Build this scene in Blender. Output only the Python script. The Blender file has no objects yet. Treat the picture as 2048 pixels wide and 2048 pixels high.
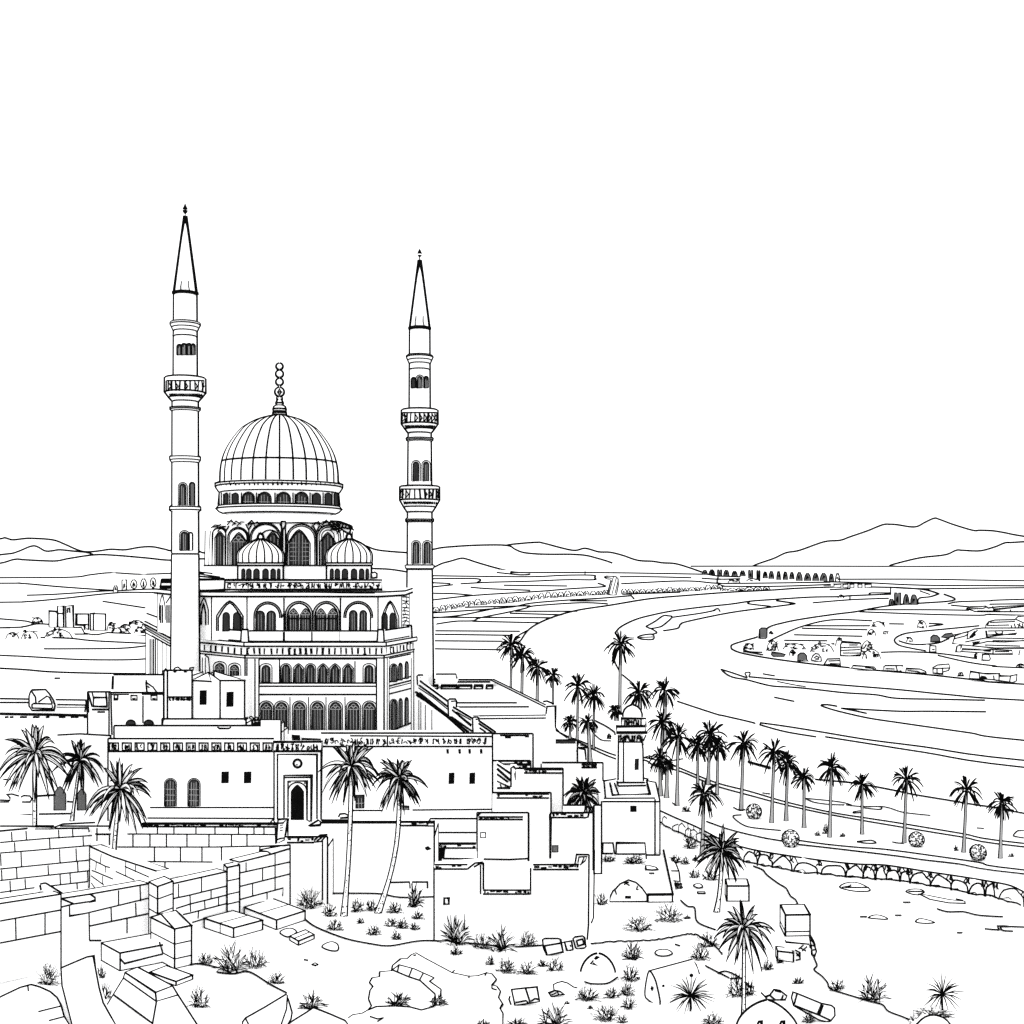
import bpy, math, random
from mathutils import Vector
from mathutils.geometry import tessellate_polygon

# ------------------------------------------------------------------ camera model
F = 2457.6          # focal length in photo pixels (photo is 2048 wide)
H = 20.0            # camera height above the plain
HY = 1130.0         # photo row of the horizon
C = bpy.context.scene.collection
V3 = Vector

def P(px, py, d):
    return V3(((px - 1024) * d / F, d, H - (py - HY) * d / F))
def gd(py, z=0.0):
    return (H - z) * F / (py - HY)
def G(px, py, z=0.0):
    return P(px, py, gd(py, z))
def zat(py, d):
    return H - (py - HY) * d / F
def xat(px, d):
    return (px - 1024) * d / F

class VPlane:                       # vertical plane through two plan points (pixel column, distance)
    def __init__(s, a, b):
        A = V3((xat(*a), a[1], 0)); B = V3((xat(*b), b[1], 0))
        t = (B - A); t.z = 0; t.normalize()
        n = V3((t.y, -t.x, 0))
        if n.y > 0: n = -n
        s.nn, s.k = n, n.dot(A)
    def at(s, px, py):
        dr = V3(((px - 1024) / F, 1, 0))
        return P(px, py, s.k / s.nn.dot(dr))
    def n(s, p): return s.nn
class DPlane(VPlane):
    def __init__(s, d): s.nn, s.k = V3((0, -1, 0)), -d
class GPlane:
    def __init__(s, z=0.012): s.z = z
    def at(s, px, py): return G(px, py, s.z)
    def n(s, p): return V3((0, 0, 1))
class Cyl:
    def __init__(s, cpx, d, R):
        s.cx, s.cy, s.R = xat(cpx, d), d, R
    def at(s, px, py):
        ux = (px - 1024) / F
        a = ux * ux + 1; b = -2 * (ux * s.cx + s.cy); c = s.cx ** 2 + s.cy ** 2 - s.R ** 2
        D = b * b - 4 * a * c
        t = (-b - math.sqrt(max(D, 0.0))) / (2 * a)
        return P(px, py, t)
    def n(s, p):
        v = V3((p.x - s.cx, p.y - s.cy, 0)); v.normalize(); return v

def smooth(pts, n=6, closed=False):
    pts = [tuple(p) for p in pts]
    if len(pts) < 3: return pts
    k = len(pts[0]); out = []
    N = len(pts)
    for i in range(N if closed else N - 1):
        if closed: p0, p1, p2, p3 = pts[i - 1], pts[i], pts[(i + 1) % N], pts[(i + 2) % N]
        else: p0, p1, p2, p3 = pts[max(i - 1, 0)], pts[i], pts[i + 1], pts[min(i + 2, N - 1)]
        for j in range(n):
            t = j / n
            out.append(tuple(0.5 * ((2 * p1[c]) + (-p0[c] + p2[c]) * t + (2 * p0[c] - 5 * p1[c] + 4 * p2[c] - p3[c]) * t * t
                                    + (-p0[c] + 3 * p1[c] - 3 * p2[c] + p3[c]) * t ** 3) for c in range(k)))
    if not closed: out.append(pts[-1])
    return out

# ------------------------------------------------------------------ materials
def mat(name, col, var=0.0, scale=3.0):
    m = bpy.data.materials.new(name); m.use_nodes = True
    nt = m.node_tree; b = nt.nodes['Principled BSDF']
    b.inputs['Roughness'].default_value = 1.0
    b.inputs['Specular IOR Level'].default_value = 0.0
    nz = nt.nodes.new('ShaderNodeTexNoise'); nz.inputs['Scale'].default_value = scale
    rp = nt.nodes.new('ShaderNodeValToRGB')
    rp.color_ramp.elements[0].color = (max(col - var, 0),) * 3 + (1,)
    rp.color_ramp.elements[1].color = (min(col + var, 1),) * 3 + (1,)
    nt.links.new(nz.outputs['Fac'], rp.inputs['Fac'])
    nt.links.new(rp.outputs['Color'], b.inputs['Base Color'])
    return m
WHITE, INK, DARK, GREY, PALE = 0, 1, 2, 3, 4
MATS = [mat('white_plaster', 0.93, 0.015), mat('black_ink', 0.003, 0.002), mat('dark_glass', 0.022, 0.01, 1.5),
        mat('grey_shade', 0.095, 0.015), mat('pale_grey', 0.30, 0.03)]
LW = 3.1                                     # usual line width, photo pixels

# ------------------------------------------------------------------ mesh builder
class MB:
    def __init__(s): s.v, s.f, s.m = [], [], []
    def face(s, pts, m=WHITE):
        i = len(s.v); s.v += [V3(p) for p in pts]; s.f.append(tuple(range(i, i + len(pts)))); s.m.append(m)
    def ngon(s, pts, m=WHITE):
        i = len(s.v); s.v += [V3(p) for p in pts]
        for t in tessellate_polygon([[V3(p) for p in pts]]):
            s.f.append(tuple(i + k for k in t)); s.m.append(m)
    def prism(s, pts, vec, m=WHITE):
        a = [V3(p) for p in pts]; b = [p + V3(vec) for p in a]
        s.ngon(a, m); s.ngon(b[::-1], m)
        for i in range(len(a)):
            j = (i + 1) % len(a); s.face([a[i], b[i], b[j], a[j]], m)
    def tube(s, pts, rad, m=INK, n=5, closed=False):
        pts = [V3(p) for p in pts]
        q = [pts[0]]
        for p in pts[1:]:
            if (p - q[-1]).length > 1e-5: q.append(p)
        if closed and len(q) > 2 and (q[0] - q[-1]).length < 1e-4: q.pop()
        pts = q
        N = len(pts)
        if N < 2: return
        if not callable(rad) and not hasattr(rad, '__len__'): rad = [rad] * N
        base = len(s.v); up0 = None
        for i, p in enumerate(pts):
            a = pts[i - 1] if (i > 0 or closed) else p
            b = pts[(i + 1) % N] if (i < N - 1 or closed) else p
            t = (b - a)
            if t.length < 1e-9: t = V3((1, 0, 0))
            t.normalize()
            if up0 is None:
                u = t.cross(V3((0, 0, 1)) if abs(t.z) < 0.9 else V3((1, 0, 0)))
                if a is not p and b is not p:
                    nn = (p - a).cross(b - p)
                    if nn.length > 1e-3 * (p - a).length * (b - p).length: u = nn
            else:
                u = up0 - t * up0.dot(t)                  # carry the frame along the line
                if u.length < 0.2: u = t.cross(V3((0.3, 0.8, 0.5)))
            u.normalize(); w = u.cross(t); up0 = u
            bd_, k_ = None, 0.0
            if a is not p and b is not p:
                d1, d2 = (p - a).normalized(), (b - p).normalized(); bd_ = d1 - d2
                ch = max(0.5, d1.dot(t))
                if bd_.length > 0.05: bd_.normalize(); k_ = 1 / ch - 1
                else: bd_ = None
            r = rad(p) if callable(rad) else rad[min(i, len(rad) - 1)]
            for k in range(n):
                an = 2 * math.pi * k / n
                o_ = u * (r * math.cos(an)) + w * (r * math.sin(an))
                if bd_ is not None: o_ = o_ + bd_ * (o_.dot(bd_) * k_)
                s.v.append(p + o_)
        for i in range(N if closed else N - 1):
            j = (i + 1) % N
            for k in range(n):
                l = (k + 1) % n
                s.f.append((base + i * n + k, base + j * n + k, base + j * n + l, base + i * n + l)); s.m.append(m)
        if not closed:
            s.f.append(tuple(base + k for k in range(n))); s.m.append(m)
            s.f.append(tuple(base + (N - 1) * n + k for k in range(n))[::-1]); s.m.append(m)
    def ink(s, pts, w=None, closed=False, m=INK, n=5):  # thin dark arris or joint laid on the stone
        w = (w or LW) * (1.32 if m == INK else 1.0)
        s.tube(pts, lambda p: max(0.5 * w * p.y / F, 0.004), m, n, closed)
    def line(s, surf, pts, w=None, closed=False, sm=0, m=INK, off=0.0):
        if sm: pts = smooth(pts, sm, closed)
        q = []
        for a in pts:
            p = surf.at(*a)
            if off: p = p + surf.n(p) * off
            if isinstance(surf, GPlane): p = p + V3((0, 0, 0.6 * (w or LW) * p.y / F))   # ridge lies on the ground, not in it
            q.append(p)
        s.ink(q, w, closed, m)
    def pane(s, surf, x0, x1, yt, yb, kind='round', m=DARK, off=0.03, rise=None):
        N = 1 if kind == 'flat' else 10
        cols = []
        for i in range(N + 1):
            x = x0 + (x1 - x0) * i / N
            a = surf.at(x, archy(x, x0, x1, yt, kind, rise)); b = surf.at(x, yb)
            cols.append((a, b, a + surf.n(a) * off, b + surf.n(b) * off))
        for c, e in zip(cols, cols[1:]):
            s.face([c[3], e[3], e[2], c[2]], m)
            s.face([c[2], e[2], e[0], c[0]], m)
            s.face([c[3], c[1], e[1], e[3]], m)
        s.face([cols[0][1], cols[0][3], cols[0][2], cols[0][0]], m)
        s.face([cols[-1][1], cols[-1][0], cols[-1][2], cols[-1][3]], m)
    def plan(s, pts, z0, z1, m=WHITE, top=True):
        a = [V3((x, y, z0)) for x, y in pts]; b = [V3((x, y, z1)) for x, y in pts]
        for i in range(len(a)):
            j = (i + 1) % len(a); s.face([a[i], a[j], b[j], b[i]], m)
        if top: s.ngon(b, m); s.ngon(a[::-1], m)
    def box(s, x0, x1, y0, y1, z0, z1, m=WHITE):
        s.plan([(x0, y0), (x1, y0), (x1, y1), (x0, y1)], z0, z1, m)
    def lathe(s, cpx, d, prof, seg=32, m=WHITE, sil=True, rings=(), w=None, ribs=0, cap=True):
        """prof: list of (photo row, half width in pixels) at distance d; rings: indices that get an inked ring"""
        cx, cy = xat(cpx, d), d
        va = math.atan2(cy, cx)
        pr = [(zat(y, d), hw * d / F) for y, hw in prof]
        base = len(s.v)
        for z, r in pr:
            for k in range(seg):
                an = va + 2 * math.pi * k / seg
                s.v.append(V3((cx + r * math.cos(an), cy + r * math.sin(an), z)))
        for i in range(len(pr) - 1):
            for k in range(seg):
                l = (k + 1) % seg
                s.f.append((base + i * seg + k, base + i * seg + l, base + (i + 1) * seg + l, base + (i + 1) * seg + k)); s.m.append(m)
        if cap:
            for i in (0, len(pr) - 1):
                s.f.append(tuple(base + i * seg + k for k in range(seg))); s.m.append(m)
        for i in rings:
            z, r = pr[i]
            s.ink([V3((cx + r * math.cos(va + 2 * math.pi * k / seg), cy + r * math.sin(va + 2 * math.pi * k / seg), z)) for k in range(seg)], w, True)
        if sil:
            ws = (w or LW) * 1.85
            for sg in (-1, 1):
                an = va + sg * math.pi / 2
                s.ink([V3((cx + r * math.cos(an), cy + r * math.sin(an), z)) for z, r in pr], ws)
        for k in range(ribs):
            an = va + math.pi / 2 + 2 * math.pi * k / ribs
            s.ink([V3((cx + r * math.cos(an), cy + r * math.sin(an), z)) for z, r in pr], w)
    def build(s, name, parent=None, loc=None, props=None):
        o = V3((0, 0, 0))
        if parent is not None: o = Vector(parent['_o'])
        elif loc is not None: o = V3(loc)
        me = bpy.data.meshes.new(name)
        me.from_pydata([v - o for v in s.v], [], s.f)
        used = sorted(set(s.m)); mp = {k: i for i, k in enumerate(used)}
        for k in used: me.materials.append(MATS[k])
        me.polygons.foreach_set('material_index', [mp[k] for k in s.m])
        me.update()
        ob = bpy.data.objects.new(name, me); C.objects.link(ob)
        if parent is not None: ob.parent = parent
        else: ob.location = o
        ob['_o'] = tuple(o)
        if props:
            for k, v in props.items(): ob[k] = v
        return ob

def archy(x, x0, x1, yt, kind, rise=None):
    hw = (x1 - x0) / 2; u = min(1, abs((x - (x0 + x1) / 2) / hw)) if hw else 0
    if kind == 'flat': return yt
    if kind == 'round':
        r = rise or hw; return yt + r * (1 - math.sqrt(max(0, 1 - u * u)))
    r = rise or hw * 1.25
    return yt + r * (u ** 1.5)                # pointed
def arch(x0, x1, yt, yb, kind='round', rise=None, n=12):
    pts = [(x0, yb)]
    if kind == 'flat': pts += [(x0, yt), (x1, yt)]
    else:
        for i in range(n + 1):
            x = (x0 + x1) / 2 - (x1 - x0) / 2 * math.cos(math.pi * i / n)
            pts.append((x, archy(x, x0, x1, yt, kind, rise)))
    return pts + [(x1, yb)]
def rect(x0, x1, y0, y1): return [(x0, y0), (x1, y0), (x1, y1), (x0, y1)]

def tag(o, label=None, cat=None, group=None, kind=None):
    if label: o['label'] = label
    if cat: o['category'] = cat
    if group: o['group'] = group
    if kind or cat: o['kind'] = kind or 'thing'
    return o
def thing(name, label, cat, loc, group=None):
    o = bpy.data.objects.new(name, None); C.objects.link(o)
    o.empty_display_size = 0.3
    o.location = V3(loc); o['_o'] = tuple(V3(loc))
    return tag(o, label, cat, group)

RND = random.Random(7)
def scribble(mb, surf, x0, x1, y0, y1, n, w=2.2, seed=1, box=False, off=0.03):
    r = random.Random(seed); cw = (x1 - x0) / n; w *= .8
    for i in range(n):
        a = x0 + i * cw + cw * 0.1; b = a + cw * 0.8
        if box: mb.line(surf, rect(a, b, y0, y1), w * 0.9, True, off=off)
        k = r.randint(3, 4)
        for _ in range(k):
            t = r.random()
            if t < 0.3:
                x = r.uniform(a, b); mb.line(surf, [(x, y0 + 1), (x + r.uniform(-2, 2), y1 - 1)], w, off=off)
            elif t < 0.65:
                cx, cy = r.uniform(a, b), r.uniform(y0 + 2, y1 - 2); rx, ry = cw * r.uniform(.15, .35), (y1 - y0) * r.uniform(.2, .4)
                st = r.uniform(0, 6)
                mb.line(surf, [(min(max(cx + rx * math.cos(st + q * .8), x0), x1), min(max(cy + ry * math.sin(st + q * .8), y0), y1)) for q in range(r.randint(4, 7))], w, off=off)
            else:
                mb.line(surf, [(r.uniform(a, b), r.uniform(y0, y1)) for q in range(3)], w, off=off)
def band(mb, surf, x0, x1, y0, y1, seed=1, w=3.0, dens=0.6):
    """parapet coping: two lines and broken dark dashes between them"""
    mb.line(surf, [(x0, y0), (x1, y0)], w); mb.line(surf, [(x0, y1), (x1, y1)], w)
    r = random.Random(seed); x = x0 + 2
    while x < x1 - 3:
        l = r.uniform(3, 12)
        if r.random() < dens:
            y = (y0 + y1) / 2 + r.uniform(-.25, .25) * (y1 - y0)
            mb.line(surf, [(x, y), (min(x + l, x1 - 1), y + r.uniform(-1, 1))], r.uniform(2, (y1 - y0) * .55), off=0.01)
        x += l + r.uniform(1, 4)

def window(parent, surf, x0, x1, yt, yb, kind='round', style='dark', frame=3.0, rise=None, seed=0, name='window', w=2.4, off=0.03):
    mb = MB(); pn = MB(); r = random.Random(seed * 31 + int(x0 * 7 + yt))
    mt = {'dark': DARK, 'lattice': DARK, 'bars': DARK, 'grey': GREY, 'black': INK, 'rose': DARK, 'open': WHITE}[style]
    pn.pane(surf, x0, x1, yt, yb, kind, mt, off, rise)
    mb.line(surf, arch(x0, x1, yt, yb, kind, rise), w * .8, closed=True, off=off)
    if frame: mb.line(surf, arch(x0 - frame, x1 + frame, yt - frame, yb, kind, rise), w * 0.75, off=off * .5)
    o2 = off + 0.03; W = x1 - x0; Hh = yb - yt; ys = yt + W * 0.55
    if style in ('lattice', 'bars', 'rose'):
        nb = max(2, int(W / 6.5))
        for i in range(1, nb + 1):
            x = x0 + W * i / (nb + 1) + r.uniform(-.8, .8)
            pn.line(surf, [(x, (ys if style == 'rose' else archy(x, x0, x1, yt, kind, rise) + 2 + r.uniform(0, 5))), (x + r.uniform(-.6, .6), yb - 1)], r.uniform(.7, 1.2), m=PALE, off=o2)
    if style == 'lattice':
        for i in range(1, max(2, int(Hh / 11))):
            y = yt + W * .4 + (Hh - W * .4) * i / max(2, int(Hh / 11))
            pn.line(surf, [(x0 + 1, y), (x1 - 1, y + r.uniform(-.6, .6))], 1.0, m=PALE, off=o2)
    if style == 'rose':
        xc = (x0 + x1) / 2
        for s in (-1, 1):
            pn.line(surf, arch(min(xc, xc + s * W * .42), max(xc, xc + s * W * .42), ys - W * .22, ys + 1, 'pointed', W * .2), 1.1, m=PALE, off=o2)
        pn.line(surf, [(xc + W * .16 * math.cos(q), yt + W * .28 + W * .14 * math.sin(q)) for q in [k * .8 for k in range(8)]], 1.1, True, m=PALE, off=o2)
        pn.line(surf, [(x0 + 1, ys + 1.5), (x1 - 1, ys + 1.5)], 1.1, m=PALE, off=o2)
    ob = mb.build(name, parent)
    pn.build('pane', ob)
    return ob
# ------------------------------------------------------------------ camera, sky and light
sc = bpy.context.scene
cam = bpy.data.cameras.new('camera'); co = bpy.data.objects.new('camera', cam); C.objects.link(co)
co.location = (0, 0, H); co.rotation_euler = (math.radians(90), 0, 0)
cam.sensor_width = 36; cam.lens = 36 * F / 2048; cam.shift_y = (HY - 1024) / 2048
cam.clip_start = 1; cam.clip_end = 90000
sc.camera = co
wd = bpy.data.worlds.new('World'); sc.world = wd; wd.use_nodes = True
nt = wd.node_tree; bg = nt.nodes['Background']
sky = nt.nodes.new('ShaderNodeTexSky'); sky.sky_type = 'NISHITA'; sky.sun_disc = False
sky.sun_elevation = math.radians(60); sky.sun_rotation = math.radians(200)
mx = nt.nodes.new('ShaderNodeMix'); mx.data_type = 'RGBA'
mx.inputs['Factor'].default_value = 0.95                 # thick even white cloud over the blue
mx.inputs['B'].default_value = (10, 10, 10, 1)
nt.links.new(sky.outputs['Color'], mx.inputs['A']); nt.links.new(mx.outputs['Result'], bg.inputs['Color'])
bg.inputs['Strength'].default_value = 0.1
sun = bpy.data.lights.new('sun', 'SUN'); sun.energy = 0.5; sun.angle = math.radians(60); sun.color = (1, 0.985, 0.96)
so = bpy.data.objects.new('sun', sun); C.objects.link(so)
so.rotation_euler = (math.radians(30), 0, math.radians(-20)); so.location = (0, 0, 200)
sc.view_settings.view_transform = 'Standard'; sc.view_settings.look = 'None'
sc.view_settings.exposure = 0.85; sc.view_settings.gamma = 1; sc.view_settings.use_curve_mapping = False
sc.cycles.max_bounces = 12; sc.cycles.diffuse_bounces = 12; sc.cycles.use_denoising = False
sc.cycles.sample_clamp_indirect = 0

GP = GPlane(0.03)
def extend(pts):
    """carry lines that run out of the photograph on past its edge"""
    pts = list(pts)
    for i, j, k in ((-1, -2, len(pts)), (0, 1, 0)):
        if len(pts) < 2: break
        (x, y), (u, v) = pts[i], pts[j]
        if x in (0, 2048) and abs(u - x) > 20:
            e = 600 if x else -400
            pts.insert(k if i == 0 else len(pts), (x + e, y + (y - v) / (x - u) * e * .6))
    return pts
def gl(mb, pts, w=2.6, sm=5, surf=GP):
    pts = extend(pts); mb.line(surf, pts, w, sm=sm if len(pts) > 2 else 0)

# ------------------------------------------------------------------ ground
g = MB()
ys = [15, 60, 120, 250, 600, 1500, 4000, 12288, 26000]
for a, b in zip(ys, ys[1:]):
    g.face([(-b * 1.5 - 200, a, 0), (b * 1.5 + 200, a, 0), (b * 1.5 + 200, b, 0), (-b * 1.5 - 200, b, 0)])
FIELD = [
 [(0,1157),(140,1156),(180,1151),(222,1147),(280,1150),(345,1148)], [(0,1168),(40,1168),(120,1175),(205,1181),(228,1182)],
 [(54,1192),(110,1190),(200,1184),(228,1183)], [(0,1206),(50,1205),(120,1199),(235,1187),(318,1187)], [(236,1183),(290,1180),(318,1180)],
 [(206,1204),(290,1217)], [(0,1239),(62,1246)], [(0,1257),(45,1255),(80,1249),(145,1255)],
 [(75,1276),(140,1278),(190,1283),(292,1288)], [(88,1299),(140,1299),(240,1298),(292,1293)], [(0,1312),(150,1320),(250,1321),(292,1319)],
 [(0,1338),(100,1345),(200,1348),(300,1349)], [(190,1273),(230,1271),(292,1272)], [(109,1358),(120,1358)], [(0,1257),(20,1257)],
 [(400,1142),(412,1142)],[(400,1148),(412,1147)],
 [(867,1145),(960,1144),(990,1146),(1040,1151),(1060,1150)], [(1020,1146.5),(1220,1147),(1410,1150)], [(867,1153),(940,1154),(1060,1155),(1130,1152),(1186,1152),(1189,1156),(1187,1161),(1130,1161),(1060,1164),(980,1166),(922,1169)],
 [(867,1159),(955,1159),(955,1166)], [(867,1167),(900,1168.5)], [(867,1175),(905,1171)], [(1008,1172),(1134,1173.5)],
 [(942,1176),(980,1179),(1060,1182)], [(868,1201),(950,1192),(1080,1184),(1140,1179),(1205,1175),(1208,1172),(1196,1168)], [(868,1188),(910,1189),(945,1192)],
 [(868,1227),(1010,1217),(1060,1208),(1130,1202),(1200,1198),(1260,1193)], [(868,1237),(920,1232),(990,1218)],
 [(1030,1224),(1155,1224)], [(1020,1228),(1125,1231)], [(868,1236),(1106,1237)], [(945,1244),(1080,1247)], [(869,1263),(1040,1264)],
 [(869,1270),(1020,1272)], [(869,1283),(1005,1284)], [(869,1299),(1002,1301)], [(869,1250),(910,1244),(945,1243),(960,1237),(1010,1227),(1050,1218),(1070,1213),(1160,1207),(1215,1209)],
 [(1140,1203),(1215,1203)], [(930,1216),(1060,1213)],
 [(1240,1155),(1300,1155),(1382,1157)], [(1243,1169),(1340,1164),(1390,1164),(1435,1168),(1500,1168),(1660,1166)],
 [(1382,1134),(1560,1133.8),(1800,1134.2),(2048,1134)], [(1382,1138),(1405,1146),(1432,1153),(1480,1155)], [(1680,1160),(1850,1160),(2048,1163)],
 [(1404,1158),(1440,1160),(1480,1159)], [(1437,1152),(1435,1168),(1450,1174)],
 [(1440,1174),(1560,1174),(1700,1169),(1740,1170)], [(1648,1165),(1735,1167),(1850,1172),(2048,1173)], [(1648,1172),(1740,1170)],
 [(1780,1176),(1850,1179),(2048,1177)],
 [(1245,1190),(1360,1186)], [(1262,1192),(1268,1199)],
 # island fields
 [(1537,1284),(1563,1271),(1607,1253),(1665,1241),(1744,1243)], [(1610,1253),(1744,1253)], [(1604,1258),(1735,1261)], [(1588,1271),(1725,1274)],
 [(1568,1282),(1655,1283)], [(1660,1181),(1700,1179)], [(1719,1225),(1855,1230),(1958,1232),(1979,1230),(2048,1232)], [(1735,1221),(1860,1221),(1938,1222)],
 [(1903,1212),(1938,1215)], [(1896,1209),(1917,1205),(1980,1203),(2048,1200)], [(1958,1253),(1896,1259),(1834,1265),(1805,1270),(1789,1280),(1797,1291),(1824,1298),(1859,1304)],
 [(1798,1283),(1826,1290),(1872,1288),(1898,1278)], [(1762,1306),(1809,1305),(1876,1308),(1958,1319)], [(1876,1312),(1938,1326),(1990,1333),(2048,1337)],
 [(1778,1249),(1808,1249.5)], [(1858,1248),(1886,1250),(1858,1254)], [(1487,1304),(1526,1311)], [(1487,1301),(1500,1305),(1525,1306)],
 [(1682,1296),(1690,1304),(1725,1304)], [(1682,1291),(1722,1291)], [(1690,1311),(1725,1313)], [(1682,1284),(1720,1287)],
 [(1940,1215),(1970,1215)],[(1985,1210),(2048,1209)],[(1985,1218),(2048,1215)],[(1955,1222),(2048,1222)],
 # lower right wave and puddle marks, marks on the sand
 [(1874,1819),(1896,1825),(1927,1825),(1958,1832),(2006,1835)], [(1806,1806),(1821,1806)], [(1790,1832),(1803,1832)],
 [(1720,1835),(1734,1835)], [(1914,1867),(1925,1867)], [(1969,1859),(1996,1861),(1996,1857)], [(2048,1856),(2015,1854),(2003,1854),(2002,1859),(2008,1863),(2026,1864)],
 [(1507,1734),(1525,1741),(1534,1751.5),(1556,1768),(1572,1778),(1580.5,1793),(1591,1801),(1596,1812)],
 [(1621,1873),(1630,1892),(1628,1915),(1634,1932),(1628,1941),(1643,1953),(1655,1967),(1661,1979),(1696,1991),(1744,2005),(1765,2011),(1777,2024),(1810,2037),(1827,2048)],
 # sand and hillside edges in the foreground, plus one painted shadow arc
 [(610,1840),(633,1856),(690,1878),(742,1889),(780,1893),(832,1884),(872,1883),(953,1889),(1019,1895),(1085,1892)],
 [(1361,1802),(1375,1814),(1389,1817),(1392,1840),(1402,1850),(1431,1861)],
 [(658,1788),(700,1788),(760,1789),(800,1796),(868,1795)], [(658,1788),(650,1800),(641,1810)],
 [(608,1921),(616,1922)], [(1350,1890),(1360,1893)], [(1411,1933),(1432,1944),(1458,1957)], [(1169,1965),(1185,1969),(1215,1968),(1235,1956)],  # last one is the shadow arc below the domed stone, painted as a dark line
 [(1298,1748),(1309,1748)], [(1520,2045),(1530,2052)],
 [(434,1946),(467,1949),(498,1945),(540,1970),(573,1987)], [(380,1931),(400,1929),(440,1938),(462,1948)],
 [(1436,1948),(1453,1944),(1480,1957),(1500,1975)], [(1460,1959),(1480,1957)],
]
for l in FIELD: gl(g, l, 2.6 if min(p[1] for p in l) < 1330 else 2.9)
# pebble-sized dashes and ragged bank edges drawn in the sand
rr = random.Random(3)
edge = smooth([(1181,1889),(1235,1884),(1293,1882),(1332,1878),(1375,1869),(1400,1874),(1431,1894),(1444,1909)], 8)
gl(g, [(x, y + rr.uniform(-1.2, 1.2)) for x, y in edge], 2.8, 0)
tag(g.build('ground'), kind='structure')

# ------------------------------------------------------------------ river with its sandbars
rv = MB()
RB = [(1878,1189),(1850,1181),(1800,1177),(1760,1176),(1700,1175),(1600,1178),(1540,1182),(1460,1186),(1380,1192),(1300,1199),(1220,1212),(1160,1221),(1120,1231),(1085,1244),(1058,1260),(1042,1281)]
NB = [(1191,1443),(1230,1466),(1287,1500),(1400,1512),(1496,1524),(1541,1536),(1630,1560),(1676,1564),(1707,1567),(1748,1574),(1794,1583),(1832,1591),(1905,1603),(1946,1610),(1981,1615),(2027,1622),(2048,1628)]
IS = [(2048,1370),(1958,1362),(1855,1351),(1751,1342),(1690,1336),(1628,1330),(1545,1319),(1489,1309),(1468,1302),(1462,1296),(1466,1290),(1491,1282),(1519,1273),(1537,1256),(1566,1247),(1607,1239),(1669,1230),(1710,1225),(1745,1218),(1793,1211),(1855,1207),(1896,1204),(1910,1199),(1888,1190)]
poly = [G(x, y, 0.02) for x, y in RB + [(1060,1330),(1110,1390)] + NB + [(2300,1690),(2300,1400)] + IS]
rv.ngon(poly)
R2 = GPlane(0.04)
for l, w in [(RB, 2.8), (IS, 2.8), ([(1042,1281),(1034,1290)], 2.6), ([(1055,1262),(1040,1270),(1030,1278)], 2.3),
             (NB[4:6], 2.8), (NB[6:], 2.8), ([(1496,1526),(1541,1539)], 2.2), ([(1287,1516),(1300,1512)], 2),
             ([(1878,1189),(1860,1195),(1838,1198),(1836,1209)], 2.6), ([(1840,1183),(1860,1190)], 2.2),
             ([(1231,1266),(1243,1254),(1272,1240),(1306,1231),(1347,1223),(1409,1215),(1459,1210),(1500,1204),(1540,1201),(1619,1196),(1677,1195),(1700,1193),(1781,1190)], 2.8),
             ([(1781,1190),(1781,1177)], 2.2), ([(1741,1190),(1741,1187),(1781,1187)], 2.2), ([(1700,1193),(1700,1199)], 2.2),
             ([(1327,1263),(1355,1258),(1361,1250),(1376,1244),(1459,1227),(1540,1216),(1584,1210),(1587,1208),(1553,1203)], 2.8),
             ([(1500,1204),(1498,1209),(1541,1214)], 2.6), ([(1626,1207),(1700,1201),(1777,1198)], 2.6),
             ([(1292,1254),(1310,1244),(1326,1233),(1336,1233),(1344,1236),(1326,1252),(1316,1256),(1301,1258),(1292,1254)], 2.6),
             ([(1344,1236),(1400,1228),(1430,1222)], 2.6), ([(1426,1223),(1432,1219),(1437,1219),(1440,1224)], 2.4), ([(1301,1258),(1314,1266),(1304,1270)], 2.4),
             ([(1275,1276),(1283,1272),(1305,1270),(1306,1280),(1285,1280),(1275,1276)], 2.6), ([(1280,1276),(1305,1275)], 2),
             ([(1226,1306),(1230,1326),(1239,1343)], 2.6), ([(1245,1351),(1256,1360),(1268,1370)], 2.6),
             ([(1355,1404),(1431,1429),(1448,1433),(1500,1445),(1510,1448)], 2.8), ([(1521,1447),(1572,1454),(1647,1466),(1738,1481),(1848,1495),(2048,1522)], 2.8),
             ([(1520,1451),(1572,1465),(1632,1475)], 2.8), ([(1521,1447),(1520,1451)], 2.6), ([(1651,1475),(1727,1487),(1848,1506),(2048,1536)], 2.8),
             ([(1442,1340),(1462,1346),(1494,1357)], 2.8), ([(1442,1340),(1454,1350.5),(1470,1357),(1494,1361),(1524,1369),(1549,1374),(1586,1376),(1628,1380),(1690,1387),(1752,1391),(1793,1398),(1876,1400),(1970,1402)], 2.8),
             ([(1498,1355),(1586,1363),(1690,1372),(1800,1381),(1900,1391),(2048,1402)], 2.8), ([(1494,1354),(1490,1347),(1500,1346),(1498,1353)], 2.2),
             ([(1526,1349),(1549,1353)], 2.6), ([(1549,1396),(1588,1404)], 2.8), ([(1555,1364),(1590,1371),(1611,1374)], 2),
             ([(1674,1414),(1655,1411),(1642,1412),(1660,1419),(1690,1427),(1740,1438),(1800,1447),(1848,1454),(1940,1467),(2048,1482)], 2.8),
             ([(1682,1418),(1720,1420),(1800,1424),(1860,1424),(1972,1425)], 2.8), ([(1684,1418),(1710,1423),(1733,1428)], 2.8),
             ([(1191,1443),(1214,1455),(1232,1468)], 2.8), ([(1189,1470),(1203,1481),(1222,1483)], 2.2)]:
    gl(rv, l, w, 5, R2)
tag(rv.build('river'), kind='structure')

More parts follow.
